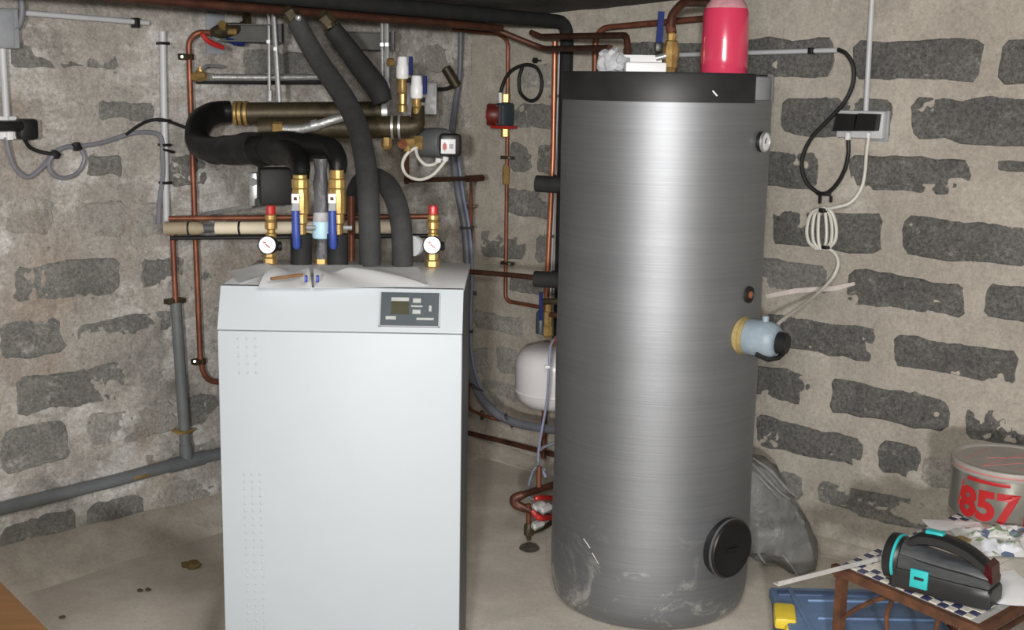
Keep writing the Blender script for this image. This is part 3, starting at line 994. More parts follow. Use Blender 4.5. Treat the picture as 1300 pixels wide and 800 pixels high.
# corner drop
t = thing('copper_drop', 'thin copper pipe dropping down the corner behind the boiler', 'pipe', R(597, 500, .04))
link('pipe', MB().tube(bend([D(515, 229, 4.65), D(594, 227, 5.14)], .02), .0095, 10), M['copper_dark'], t)
link('tee', MB().cyl(D(592, 227, 5.13), D(612, 226, 5.22), .014, n=12), M['copper_dark'], t)
link('drop', MB().tube(bend([D(598, 229, 5.17), D(598, 240, 5.40), D(597, 380, 5.48), D(594.5, 520, 5.48), R(625, 531, .05), R(665, 541, .05)], .04), .0075, 10), M['copper'], t)
for y in (262, 372):
    link('pipe_clip', MB().box(D(598.5, y, 5.45), (.045, .02, .014), None, .003), M['bronze'], t)
link('pipe_clip', MB().box(R(612, 527, .05), (.018, .02, .04), None, .003), M['bronze'], t)
pipe('copper_pipe', 'dark copper pipe running level from behind the boiler to the lower tank stub', [D(583, 344, 4.7), D(640, 348.5, 4.42), D(679, 352.5, 4.19)], .0095, M['copper_dark'])
pipe('copper_pipe', 'low copper pipe sloping along the wall foot towards the tank', [R(560, 540, .06), R(592, 549, .06), R(640, 561, .06), R(760, 592, .06)], .0115, M['copper_dark'])

# trunk cable sweeping down the corner
c_pts = [L(585, 40, .10), L(583.5, 95, .10), L(577, 140, .12), D(574, 185, 5.32), D(582, 245, 5.34), D(590, 290, 5.32), D(593.5, 340, 5.3), D(592, 400, 5.28), D(593.5, 450, 5.25), D(604, 492, 5.15), D(624, 520, 5.05), D(652, 536, 4.98), D(690, 544, 4.9), D(730, 548, 4.8)]
t = thing('trunk_cable', 'thick blue grey cable bundle sweeping down the corner and round to the tank', 'cable', c_pts[-1])
link('cable', MB().tube(catmull(c_pts), [.011, .012, .013, .016, .016, .016, .016, .017, .018, .018, .018, .018, .018, .018], 12), M['cable_blue'], t)
link('second_cable', MB().tube(catmull([p + Vector((.020, -.008, 0)) for p in c_pts[3:]]), .006, 8), M['wire_blue'], t)
for (x, y, Y, tl) in ((593, 289, 5.32, 0), (592, 420, 5.27, 0), (605, 492, 5.14, .5), (646, 534, 5.0, 1.0)):
    p = D(x, y, Y)
    link('cable_tie', MB().box(p, (.058, .046, .010), Matrix.Rotation(tl, 3, 'Y'), .002), M['rubber'], t)
g = link('cable_joint', MB().lathe([(.010, -.05), (.022, -.045), (.022, .045), (.010, .05)], L(573, 98, .10), (-.5, 0, .8), 14), M['bronze'], t)
pipe('black_cable', 'short black cable curving from the grey wall box to the cable joint', [L(553, 113, .08), L(564, 113, .09), L(574, 109, .10), L(580, 98, .10)], .008, M['rubber'], 8, 'cable', smooth=True)

# white expansion vessel
vc = R(686, 478, .26)
hr = S(43.5, 4.85)
vr = .165
v = thing('expansion_vessel', 'white rounded expansion vessel half hidden behind the tank', 'vessel', vc - UP * hr)
link('shell', MB().lathe([(.03, -hr), (vr * .55, -hr * .96), (vr * .82, -hr * .84), (vr * .95, -hr * .64), (vr, -hr * .4), (vr, hr * .45), (vr * .95, hr * .68), (vr * .82, hr * .86), (vr * .55, hr * .97), (.03, hr)], vc + Vector((.06, 0, 0)), UP, 48), M['vessel'], v, smooth=70)
link('seam_band', MB().lathe([(vr + .001, -hr * .46), (vr + .003, -hr * .44), (vr + .003, -hr * .40), (vr + .001, -hr * .38)], vc + Vector((.06, 0, 0)), UP, 48), M['vessel'], v)
link('bottom_pipe', MB().cyl(vc + Vector((.02, 0, -hr * .97)), vc + Vector((.02, 0, -hr - .22)), .0115, n=10), M['copper'], v)
link('top_fitting', MB().lathe([(.012, hr * .9), (.016, hr + .01), (.012, hr + .03)], vc + Vector((.05, 0, 0)), UP, 8), M['brass'], v)

va = D(695, 425, 4.55)
v = thing('fill_valve', 'brass valve with a thin blue lever above the white vessel', 'valve', va)
link('body', MB().lathe([(.012, -.01), (.021, .0), (.022, .03), (.016, .04), (.018, .05), (.018, .085), (.012, .09), (.012, .13)], va, UP, 8), M['brass'], v, smooth=30)
link('lever', MB().box(D(686.5, 389, 4.53), (.014, .008, .105), None, .003), M['navy'], v)
link('regulator', MB().lathe([(0, -.05), (.018, -.045), (.018, .03), (.012, .04), (0, .04)], D(686.5, 408, 4.55), UP, 14), M['panel'], v)
link('cross_pipe', MB().cyl(D(688, 383, 4.55), D(725, 382, 4.5), .012, n=10), M['bronze'], v)
link('lower_cross_pipe', MB().cyl(D(692, 399, 4.55), D(725, 401, 4.5), .010, n=10), M['copper_dark'], v)
link('red_tag', MB().cyl(D(701, 436, 4.5), D(708, 428, 4.48), .006, n=8), M['red'], v)

# blue wire hanging in front of the vessel
w_pts = [D(706, 428, 4.50), D(699, 440, 4.46), D(697, 470, 4.44), D(694, 510, 4.44), D(689, 540, 4.44), D(684, 570, 4.44), D(684, 590, 4.44), D(692, 597, 4.44)]
t = thing('blue_wire', 'pale blue wire hanging down in front of the white vessel', 'wire', w_pts[-1])
link('wire', MB().tube(catmull(w_pts), .005, 8), M['wire_blue'], t)
link('wire_tail', MB().tube(catmull([D(684, 590, 4.44), D(676, 600, 4.44), D(671, 620, 4.44), D(676, 634, 4.42), D(705, 630, 4.42)]), .0035, 8), M['wire_blue'], t)
link('wire_tail', MB().tube(catmull([D(686, 572, 4.44), D(690, 568, 4.44), D(706, 562, 4.44)]), .006, 8), M['cable_blue'], t)
link('wire_tail', MB().tube(catmull([D(683, 592, 4.44), D(688, 596, 4.43), D(693, 606, 4.42)]), .006, 8), M['wire_blue'], t)
link('white_clip', MB().box(D(695, 466, 4.43), (.02, .014, .012), None, .003), M['white2'], t)

# drain cock tangle low beside the tank
dc = D(672, 680, 4.25)
t = thing('drain_manifold', 'low copper drain pipes with brass cocks and red levers beside the tank foot', 'drain', dc)
link('pipe', MB().tube(bend([D(725, 608, 4.46), D(664, 628, 4.25), D(652, 637, 4.25), D(680, 652, 4.24), D(725, 664, 4.46)], .03), .0125, 10), M['copper_dark'], t)
link('elbow', MB().tube(catmull([D(664, 628, 4.25), D(653, 633, 4.25), D(655, 641, 4.25), D(668, 646, 4.25)]), .016, 10), M['copper_dark'], t)
link('drop_pipe', MB().cyl(D(671, 640, 4.24), D(671, 668, 4.25), .009, n=10), M['copper'], t)
link('riser', MB().cyl(D(684.5, 592, 4.25), D(684, 618, 4.25), .009, n=10), M['copper'], t)
link('drain_cock', MB().lathe([(.007, -.035), (.010, -.02), (.018, -.014), (.018, .02), (.012, .03)], D(671.5, 674, 4.25), UP, 8), M['bronze'], t)
link('hose', MB().tube(catmull([D(674, 676, 4.24), D(688, 671, 4.28), D(712, 656, 4.44)]), .009, 8), M['bronze'], t)
link('lever', MB().tube(catmull([D(679, 634, 4.20), D(686, 632, 4.22), D(712, 633, 4.38)]), [.008, .011, .008], 8), M['red'], t)
link('lever', MB().tube(catmull([D(675, 648, 4.20), D(681, 655, 4.20), D(690, 658, 4.22), D(712, 654, 4.38)]), [.008, .012, .011, .008], 8), M['red'], t)
for x, y in ((684, 643), (693, 646), (683, 666)):
    link('valve_body', MB().lathe([(.008, -.026), (.016, -.02), (.016, .018), (.010, .026)], D(x, y, 4.24), (1, .8, .2), 6), M['alu'], t, smooth=20)

# ================================================================== left wall services
t = thing('junction_box', 'grey square junction box at the upper end of the left wall', 'box', L(5, 62, .0))
q = (L(-8, 34, .03))
WL = Matrix((DL, DR, UP)).transposed()
link('box', MB().box(L(-2, 36, .03), (.11, .06, .125), WL, .006), M['grey'], t)
link('lid', MB().box(L(-2, 36, .062), (.10, .008, .115), WL, .003), M['grey'], t)
pipe('grey_cable', 'thick grey cable bending out of the top of the grey junction box', [L(26, -12, .05), L(28, 12, .05), L(25, 30, .05), L(17, 37, .05)], .011, M['cable_grey'], 10, 'cable', smooth=True)
t = thing('conduit', 'pale level conduit along the top of the left wall with a black end clip', 'conduit', L(100, 20, .02))
link('pipe', MB().tube([L(-10, 13, .03), L(188, 29, .03)], .0095, 10), M['conduit'], t)
link('clip', MB().box(L(172, 29, .03), (.018, .034, .034), WL, .003), M['black'], t)
t = thing('conduit', 'short pale conduit running down from the grey junction box', 'conduit', L(8, 150, .02))
link('pipe', MB().tube([L(3, 60, .03), L(8.5, 152, .03)], .0115, 10), M['conduit'], t)
t = thing('wall_socket', 'black double plug in a wall socket at the left edge', 'socket', L(20, 178, .0))
link('socket', MB().box(L(2, 162, .02), (.09, .04, .075), WL, .006), M['white2'], t)
link('plug', MB().box(L(4, 160, .055), (.13, .05, .035), WL, .012), M['black'], t)
link('plug_head', MB().box(L(33, 164, .05), (.065, .055, .068), WL, .012), M['black'], t)
link('white_plug', MB().box(L(11, 172, .04), (.022, .03, .03), WL, .004), M['white2'], t)
g1 = [L(8, 174, .04), L(11, 192, .03), L(20, 214, .02), L(36, 225, .02), L(54, 212, .02), L(68, 195, .02), L(82, 187, .02), L(97, 186, .02), L(130, 181, .02), L(165, 170, .02), L(190, 168, .02), L(204, 174, .03), L(206.5, 195, .035), L(207, 225, .03), L(203, 252, .02), L(201, 284, .02)]
t = thing('grey_cable', 'grey cable drooping from the wall socket to the white conduit', 'cable', L(100, 186, .0))
link('cable', MB().tube(catmull(g1), .0085, 8), M['cable_grey'], t)
link('loop', MB().tube(catmull([L(104, 190, .03), L(107, 203, .03), L(98, 220, .03), L(80, 226, .03), L(66, 220, .03), L(62, 207, .03), L(68, 195, .035)]), .0075, 8), M['cable_grey'], t)
for x, y, r in ((97, 186, .4), (70, 196, .9)):
    link('cable_tie', MB().box(L(x, y, .03), (.022, .03, .026), WL @ Matrix.Rotation(r, 3, 'Y'), .003), M['black'], t)
pipe('black_cable', 'short black cable from the black plug to the grey cable loop', [L(31, 177, .05), L(38, 187, .03), L(52, 193, .03), L(70, 196, .04)], .0065, M['rubber'], 8, 'cable', smooth=True)
pipe('black_cable', 'thin black cable crossing behind the white conduit to the black pipe loop', [L(160, 171, .03), L(175, 160, .03), L(190, 153, .03), L(207, 152, .04), L(222, 157, .04), L(240, 164, .05)], .0055, M['rubber'], 8, 'cable', smooth=True)
t = thing('conduit', 'upright white conduit on the left wall with black clips', 'conduit', L(211, 285, .0))
link('pipe', MB().tube([L(206.5, 40, .025), L(208.5, 150, .025), L(211.5, 286, .025)], .0125, 12), M['conduit'], t)
for x, y in ((206.8, 55), (208.5, 153), (209, 184), (210, 232)):
    link('clip', MB().box(L(x, y, .028), (.034, .042, .010), WL, .003), M['black'], t)
link('clip', MB().box(L(213, 191.5, .035), (.05, .02, .009), WL @ Matrix.Rotation(-.25, 3, 'Y'), .003), M['black'], t)

t = thing('copper_pipe', 'long thin copper pipe dropping down the left wall behind the boiler', 'pipe', L(255, 470, .0))
link('pipe', MB().tube(bend([L(282, 42, .10), L(250, 41, .08), L(239.5, 52, .05), L(240, 75, .05), L(244, 190, .05), L(248, 300, .05), L(254.5, 462, .05), L(262, 483, .05), L(300, 489, .05)], .045), .0105, 10), M['copper'], t)
for x, y in ((238, 72), (254, 459)):
    link('pipe_clip', MB().box(L(x - 2, y, .045), (.05, .03, .022), WL, .003), M['bronze'], t)
    link('clip_screw', MB().cyl(L(x - 7, y, .025), L(x - 7, y, .065), .005, n=8), M['steel'], t)
t = thing('copper_pipe', 'short copper pipe under the cream pipe running into the grey plastic pipe', 'pipe', L(222, 380, .0))
link('pipe', MB().tube([L(219, 296, .05), L(223, 384, .05)], .0105, 10), M['copper'], t)
link('pipe_clip', MB().box(L(222, 382, .04), (.075, .035, .018), WL, .003), M['bronze'], t)
t = thing('waste_pipe', 'grey plastic waste pipe dropping to a sloping grey pipe on the left wall', 'pipe', L(140, 612, .0))
link('drop', MB().tube([L(223, 384, .05), L(236.5, 582, .05)], .0205, 16), M['pvc'], t)
link('sloping_pipe', MB().tube([L(-60, 658, .05), L(0, 646, .05), L(140, 612, .05), L(236, 586, .05), L(320, 567, .05)], .0225, 16), M['pvc'], t)
link('tee', MB().tube([L(215, 592, .05), L(258, 581.5, .05)], .0265, 16), M['pvc'], t)
link('socket', MB().tube([L(235.4, 564, .05), L(236.8, 586, .05)], .024, 16), M['pvc'], t)
for x, y in ((232, 547), (175, 603)):
    link('pipe_clip', MB().box(L(x, y, .045), (.062, .06, .012), WL, .004), M['brass'], t)

# brass valve and red lever at the top
va = L(290, 40, .12)
t = thing('shutoff_valve', 'brass shutoff valve with a red lever under the ceiling pipes', 'valve', va)
link('body', MB().tube([L(270, 41, .12), L(276, 40, .12), L(282, 39, .12), L(296, 37, .12), L(306, 35, .12)], [.016, .022, .026, .024, .017], 10), M['bronze'], t, smooth=30)
link('bonnet', MB().cyl(L(283, 40, .12), L(282, 30, .15), .014, n=8), M['brass'], t)
link('outlet_pipe', MB().tube(bend([L(304, 35, .12), L(314, 30, .14), L(312, 12, .18)], .03), .016, 10), M['bronze'], t)
link('lever', MB().tube(catmull([L(256, 42, .19), L(263, 51, .19), L(274, 57, .19), L(284, 60.5, .19)]), [.007, .010, .010, .008], 8), M['red'], t)
link('side_nut', MB().lathe([(.010, -.01), (.012, .05), (0, .05)], L(282, 40, .13), -DL + DR * .3, 8), M['brass'], t)
link('drain_spout', MB().tube([L(288, 50, .12), L(298, 54, .12), L(309, 55, .12)], [.008, .011, .010], 8), M['navy'], t)
va = L(252, 95, .08)
t = thing('shutoff_valve', 'small brass valve with a steel lever on the copper pipe', 'valve', va)
link('body', MB().tube([L(245, 98, .06), L(250, 97, .08), L(256, 96.5, .08), L(262, 97, .08)], [.012, .020, .020, .012], 10), M['brass'], t, smooth=30)
link('stem', MB().cyl(L(254, 96, .08), L(254, 85, .08), .010, n=8), M['brass'], t)
link('lever', MB().tube([L(255, 88, .09), L(263, 83, .09), L(283, 84.5, .09)], .006, 8), M['steel'], t)
link('union', MB().cyl(L(261, 97.5, .08), L(272, 98, .08), .014, n=8), M['steel'], t)
pipe('steel_hose', 'straight silver hose running right from the small brass valve', [L(268, 98, .09), L(340, 98.5, .16), L(420, 97.5, .24)], .0125, M['braid'], 12, 'hose')
pipe('black_pipe', 'thin black pipe just below the straight silver hose', [L(249, 103.5, .03), L(340, 104, .11), L(425, 103.5, .19)], .0085, M['rubber'], 10)

# rail brackets and threaded rods
WX = Matrix.Identity(3)
Yr = 4.62
Yq = 4.95
t = thing('wall_bracket', 'dark steel rail bracket with a grey wall plate under the ceiling pipes', 'bracket', D(320, 50, Yr))
link('wall_plate', MB().box(L(273, 43, .012), (.075, .012, .145), WL, .002), M['grey'], t)
a, b = D(280, 42, Yr + .04), D(356, 42, Yr)
mb = MB()
hh = S(10, Yr)
mb.box((a + b) / 2 + Vector((0, .02, 0)), ((b - a).length, .004, hh * 2))
mb.box((a + b) / 2 + Vector((0, 0, hh)), ((b - a).length, .04, .005))
mb.box((a + b) / 2 + Vector((0, 0, -hh)), ((b - a).length, .04, .005))
link('rail', mb, M['rail'], t, smooth=0)
link('end_cap', MB().box(b + Vector((.002, 0, 0)), (.012, .044, hh * 2 + .008)), M['black'], t)
a, b = D(425, 52, Yq), D(498, 51, Yq)
hh = S(10, Yq)
mb = MB()
mb.box((a + b) / 2 + Vector((0, .02, 0)), ((b - a).length, .004, hh * 2))
mb.box((a + b) / 2 + Vector((0, 0, hh)), ((b - a).length, .04, .005))
mb.box((a + b) / 2 + Vector((0, 0, -hh)), ((b - a).length, .04, .005))
t2 = thing('wall_bracket', 'dark steel rail bracket right of the two black hoses', 'bracket', (a + b) / 2)
link('rail', mb, M['rail'], t2, smooth=0)
link('end_cap', MB().box(b + Vector((.002, 0, 0)), (.012, .044, hh * 2 + .008)), M['black'], t2)
for k, (x0, y0, x1, y1, Y, lab) in enumerate(((341, 16, 342, 128, Yr + .01, 'thin threaded rod behind its twin, left of the big hoses'), (347, 14, 356, 158, Yr - .06, 'long threaded rod in front, left of the big hoses'),
                                              (485, 27, 485.5, 118, Yr + .12, 'left of two threaded rods right of the big hoses'), (491, 27, 492, 118, Yr + .10, 'right of two threaded rods right of the big hoses'))):
    tt = thing('threaded_rod', lab, 'rod', D(x1, y1, Y), None)
    link('rod', MB().cyl(D(x0, y0, Y), D(x1, y1, Y), .0062 if k % 2 == 0 else .009, n=8), M['steel'], tt)
    link('nut', MB().lathe([(.012, 0), (.012, .012)], D(x0 + (x1 - x0) * .35, y0 + (y1 - y0) * .35, Y), UP, 6), M['steel'], tt, smooth=20)
    link('end_socket', MB().cyl(D(x1, y1 - 13, Y), D(x1, y1, Y), .012, n=8), M['steel'], tt)

# bronze manifold
Ym = 4.50
t = thing('manifold_pipe', 'upper dull bronze manifold pipe with ringed end in the pipe cluster', 'pipe', D(400, 158, Ym + .1))
link('pipe', MB().cyl(D(300, 144, Ym), D(492, 142, Ym + .12), S(13.5, Ym), n=24), M['bronze'], t)
for x in (298, 304, 311):
    link('end_ring', MB().cyl(D(x, 144, Ym), D(x + 4, 144, Ym), S(15.5, Ym), n=24), M['brass'], t)
link('end_flange', MB().cyl(D(486, 142, Ym + .1), D(493, 142, Ym + .1), S(16, Ym), n=24), M['steel'], t)
t = thing('manifold_pipe', 'lower dull bronze manifold pipe with right end elbow in the pipe cluster', 'pipe', D(450, 178, Ym))
link('pipe', MB().cyl(D(330, 163, Ym - .1), D(520, 161, Ym - .1), S(13.5, Ym), n=24), M['bronze'], t)
link('pipe_elbow', MB().tube(bend([D(514, 161, Ym - .1), D(530, 160, Ym - .1), D(531, 135, Ym - .08)], .05), [S(12, Ym), S(11, Ym), S(8, Ym)], 16), M['bronze'], t)
for x in (497, 506):
    link('clamp_ring', MB().cyl(D(x, 161, Ym - .1), D(x + 3, 161, Ym - .1), S(15.5, Ym), n=24), M['steel'], t)
link('plug', MB().lathe([(.018, 0), (.018, .03), (.010, .04), (0, .04)], D(491, 176, Ym - .11), (0, -.3, -1), 6), M['brass'], t, smooth=20)
hose = [D(357, 164, Ym - .17), D(380, 164, Ym - .18), D(402, 159, Ym - .19), D(420, 153, Ym - .19), D(440, 147, Ym - .17)]
t = thing('braided_hose', 'shiny braided steel hose curving up in front of the bronze manifold', 'hose', hose[0])
link('hose', MB().tube(catmull(hose), S(5.5, Ym), 12), M['braid'], t)
link('crimp_sleeve', MB().cyl(D(396, 160, Ym - .19), D(404, 158, Ym - .19), S(7, Ym), n=12), M['steel'], t)
link('brass_end', MB().lathe([(.013, -.02), (.022, -.015), (.022, .015), (.013, .02)], D(353, 163, Ym - .17), (1, 0, 0), 8), M['brass'], t, smooth=20)

# vents and stems at the right of the manifold
for k, (x, yb, yt, yc, lab) in enumerate(((511, 142, 100, 73, 'left white capped air vent on a brass stem with blue lever'), (529, 160, 125, 97, 'right white capped air vent on a brass stem with blue lever'))):
    Y = Ym - .03 - .07 * k
    t = thing('air_vent', lab, 'valve', D(x, yb, Y))
    link('stem', MB().lathe([(S(6, Y), 0), (S(6.5, Y), S(8, Y)), (S(4.5, Y), S(10, Y)), (S(4.5, Y), S(22, Y)), (S(6, Y), S(24, Y)), (S(6, Y), S(yb - yt - 2, Y)), (S(4, Y), S(yb - yt + 2, Y))], D(x, yb, Y), UP, 12), M['brass'], t, smooth=30)
    ht = S(yt - yc, Y)
    link('cap', MB().lathe([(0, 0), (S(7, Y), 0), (S(8, Y), .006), (S(8, Y), ht * .55), (S(7, Y), ht * .62), (S(6.5, Y), ht - .004), (S(5.5, Y), ht), (0, ht)], D(x, yt, Y), UP, 20), M['white2'], t, smooth=40)
    link('lever', MB().box(D(x + 10.5, (yt + yc) / 2 - 3, Y - .005), (S(5, Y), .02, S(23, Y)), None, .004), M['navy'], t)
    link('lever_pivot', MB().cyl(D(x - 3, yt + 2, Y), D(x + 11, yt + 2, Y), S(3, Y), n=8), M['black'], t)
tag(link('brass_plug', MB().lathe([(0, 0), (.014, 0), (.014, .02), (0, .02)], D(499, 79, Ym + .05), (-1, -.6, 0), 8), M['brass']), 'small brass plug beside the left air vent', 'plug')
t = thing('wall_box', 'pale grey wall box behind the right air vent', 'box', D(536, 144, 5.1))
a = D(536, 125, 5.1)
link('box', MB().box(a, (S(37, 5.1), .05, S(39, 5.1)), None, .004), M['conduit'], t)
link('lid', MB().box(a - Vector((0, .028, 0)), (S(33, 5.1), .008, S(35, 5.1)), None, .003), M['conduit'], t)

# circulation pump
Yp = 4.52
pc = D(556, 182, Yp)
t = thing('circulation_pump', 'dark circulation pump with a labelled square terminal box', 'pump', pc)
link('motor', MB().lathe([(0, -.055), (.040, -.055), (.052, -.045), (.054, .01), (.050, .05), (.044, .058), (0, .058)], pc + Vector((-.015, 0, .002)), (.75, -.65, .05), 32), M['side'], t, smooth=40)
tb = link('terminal_box', MB().box(D(571.5, 184, Yp - .06), (S(27, Yp), .06, S(28, Yp)), Matrix.Rotation(.12, 3, 'Z'), .012), M['black'], t)
fc = D(569, 186, Yp - .095)
link('label_plate', MB().box(fc, (S(18, Yp), .004, S(18, Yp)), Matrix.Rotation(.12, 3, 'Z'), .001), M['white2'], tb)
link('red_mark', MB().box(fc + Vector((-.012, -.004, 0)), (.014, .003, .018), Matrix.Rotation(.12, 3, 'Z')), M['red'], tb, smooth=0)
link('red_mark', MB().box(fc + Vector((-.012, -.004, 0)), (.006, .0032, .028), Matrix.Rotation(.12, 3, 'Z')), M['red'], tb, smooth=0)
link('grey_mark', MB().box(fc + Vector((.011, -.002, .001)), (.014, .003, .016), Matrix.Rotation(.12, 3, 'Z')), M['grey'], tb, smooth=0)
link('inlet_nut', MB().lathe([(.018, -.02), (.027, -.016), (.027, .016), (.018, .02)], D(531, 181, Yp - .02), (1, 0, 0), 6), M['brass'], t, smooth=20)
link('inlet_pipe', MB().cyl(D(521, 181, Yp), D(543, 182, Yp), .015, n=12), M['brass'], t)
link('cable_gland', MB().cyl(D(557, 201, Yp - .06), D(556, 206, Yp - .06), .011, n=8), M['white2'], tb)
link('cable_gland', MB().cyl(D(566, 199, Yp - .06), D(565, 204, Yp - .06), .011, n=8), M['white2'], tb)
pipe('white_cable', 'white cable looping widely under the circulation pump', [D(531, 186, Yp - .03), D(518, 194, Yp - .05), D(511, 208, Yp - .05), D(516, 222, Yp - .05), D(532, 228, Yp - .05), D(548, 223, Yp - .06), D(560, 211, Yp - .06), D(566, 203, Yp - .06)], .0062, M['cable_white'], 8, 'cable', smooth=True)
pipe('white_cable', 'shorter white cable curving tight under the circulation pump', [D(528, 190, Yp - .04), D(531, 200, Yp - .06), D(540, 209, Yp - .07), D(550, 209, Yp - .07), D(556, 205, Yp - .06)], .0062, M['cable_white'], 8, 'cable', smooth=True)
t = thing('brass_tee', 'small brass tee with a red tap below the manifold', 'fitting', D(516, 184, Ym))
link('body', MB().cyl(D(508, 182, Ym - .03), D(527, 180, Ym - .03), .017, n=8), M['brass'], t, smooth=20)
link('branch', MB().cyl(D(517, 181, Ym - .03), D(517, 192, Ym - .03), .013, n=8), M['brass'], t, smooth=20)
link('tap', MB().cyl(D(509, 184, Ym - .05), D(513, 181, Ym - .06), .016, n=10), M['copper_bright'], t)
link('drop_pipe', MB().cyl(D(516, 190, Ym), D(516, 232, Ym + .1), .009, n=10), M['copper_dark'], t)

# thick black loop
t = thing('insulated_loop', 'fat black foam covered pipe loop turning down to the two blue handled valves', 'pipe', D(300, 215, 4.2))
lp = [D(292, 143, 4.46), D(276, 144, 4.44), D(258, 150, 4.38), D(251, 164, 4.32), D(252, 180, 4.27), D(264, 189, 4.20), D(290, 191, 4.08), D(325, 189, 3.92), D(360, 189, 3.78), D(400, 187, 3.64), D(421, 190, 3.58), D(429, 203, 3.54), D(429, 219, 3.53)]
rr = [S(14.5, 4.4), S(15, 4.4), S(15.5, 4.4), S(15.5, 4.3), S(15.5, 4.25), S(17, 4.2), S(19, 4.1), S(20.5, 3.9), S(21, 3.8), S(17, 3.65), S(13.5, 3.58), S(11.5, 3.54), S(10, 3.53)]
link('pipe_sleeve', MB().tube(catmull(lp), rr, 20, lump=.16), M['tape'], t, smooth=60)
link('branch_sleeve', MB().tube(catmull([D(352, 190, 3.80), D(372, 196, 3.66), D(381, 210, 3.56), D(382, 226, 3.53)]), [S(17, 3.8), S(16, 3.7), S(12, 3.56), S(10, 3.53)], 18, lump=.12), M['tape'], t, smooth=60)
link('joint_wrap', MB().ball(D(336, 190, 3.86), S(22, 3.86), 12, sc=(1.3, .9, .98), jig=.2, fr=2.0), M['tape'], t, smooth=60)

t = thing('black_actuator', 'black boxy actuator with a steel bracket below the pipe loop', 'actuator', D(350, 255, 4.35))
link('body', MB().box(D(349, 236, 4.35), (S(40, 4.35), .10, S(46, 4.35)), Matrix.Rotation(.28, 3, 'Z'), .007), M['rubber'], t)
link('foot', MB().box(D(345, 256, 4.36), (S(38, 4.35), .08, S(9, 4.35)), None, .003), M['rail'], t)
link('bracket', MB().box(D(323, 240, 4.42), (S(10, 4.4), .05, S(42, 4.4)), None, .003), M['steel'], t)
link('bracket_bolt', MB().cyl(D(321, 231, 4.40), D(321, 231, 4.36), .014, n=8), M['black'], t)
tag(link('steel_strip', MB().prism([D(250, 271, 4.62), D(320, 259, 4.40), D(320, 264, 4.40), D(250, 276, 4.62)], (.0, .02, 0)), M['steel'], smooth=0), 'narrow steel strip slanting up to the actuator bracket', 'strip')

# cream insulated pipe on the wall side of the boiler
Yb = 4.40
t = thing('cream_pipe', 'level cream insulated pipe with dark bands behind the boiler', 'pipe', D(375, 300, Yb))
rb = S(8.2, Yb)


def bx(x):
    return D(x, 290 - (x - 210) * .006, Yb)


for x0, x1, mname in ((211, 243, 'tan'), (243, 253, 'tan'), (274, 303, 'cream'), (306, 345, 'cream'), (346, 372, 'cream'), (440, 468, 'cream'), (482, 497, 'cream'), (372, 440, 'cream'), (468, 482, 'cream')):
    link('insulation_sleeve', MB().cyl(bx(x0), bx(x1), rb * (.97 if mname == 'cream' else 1.0), n=20), M[mname], t)
link('grey_sleeve', MB().cyl(bx(252), bx(275), rb * .62, n=16), M['side'], t)
link('sleeve_collar', MB().lathe([(rb * .4, 0), (rb * 1.05, .004), (rb * .95, .03), (rb * .5, .05)], bx(243), (1, 0, 0), 20), M['tan'], t)
for x in (240, 304.5, 345.5):
    link('band', MB().cyl(bx(x - 1.2), bx(x + 1.2), rb * 1.05, n=20), M['black'], t)
link('end_cap', MB().cyl(bx(209.5), bx(213), rb * 1.1, n=20), M['tan'], t)
pipe('copper_pipe', 'copper pipe lying along the top of the cream insulated pipe', [bx(213) + Vector((0, .02, rb + .010)), bx(545) + Vector((0, .02, rb + .012))], .0095, M['copper'])
pipe('black_pipe', 'thin black pipe just under the cream insulated pipe', [bx(215) + Vector((0, .01, -rb - .013)), bx(548) + Vector((0, .01, -rb - .010))], .0075, M['black'])

# ================================================================== valves and hoses standing on the boiler
Yh = 3.50


def top_at(x):
    p = D(x, 334, Yh)
    return Vector((p.x, Yh, HTOP))


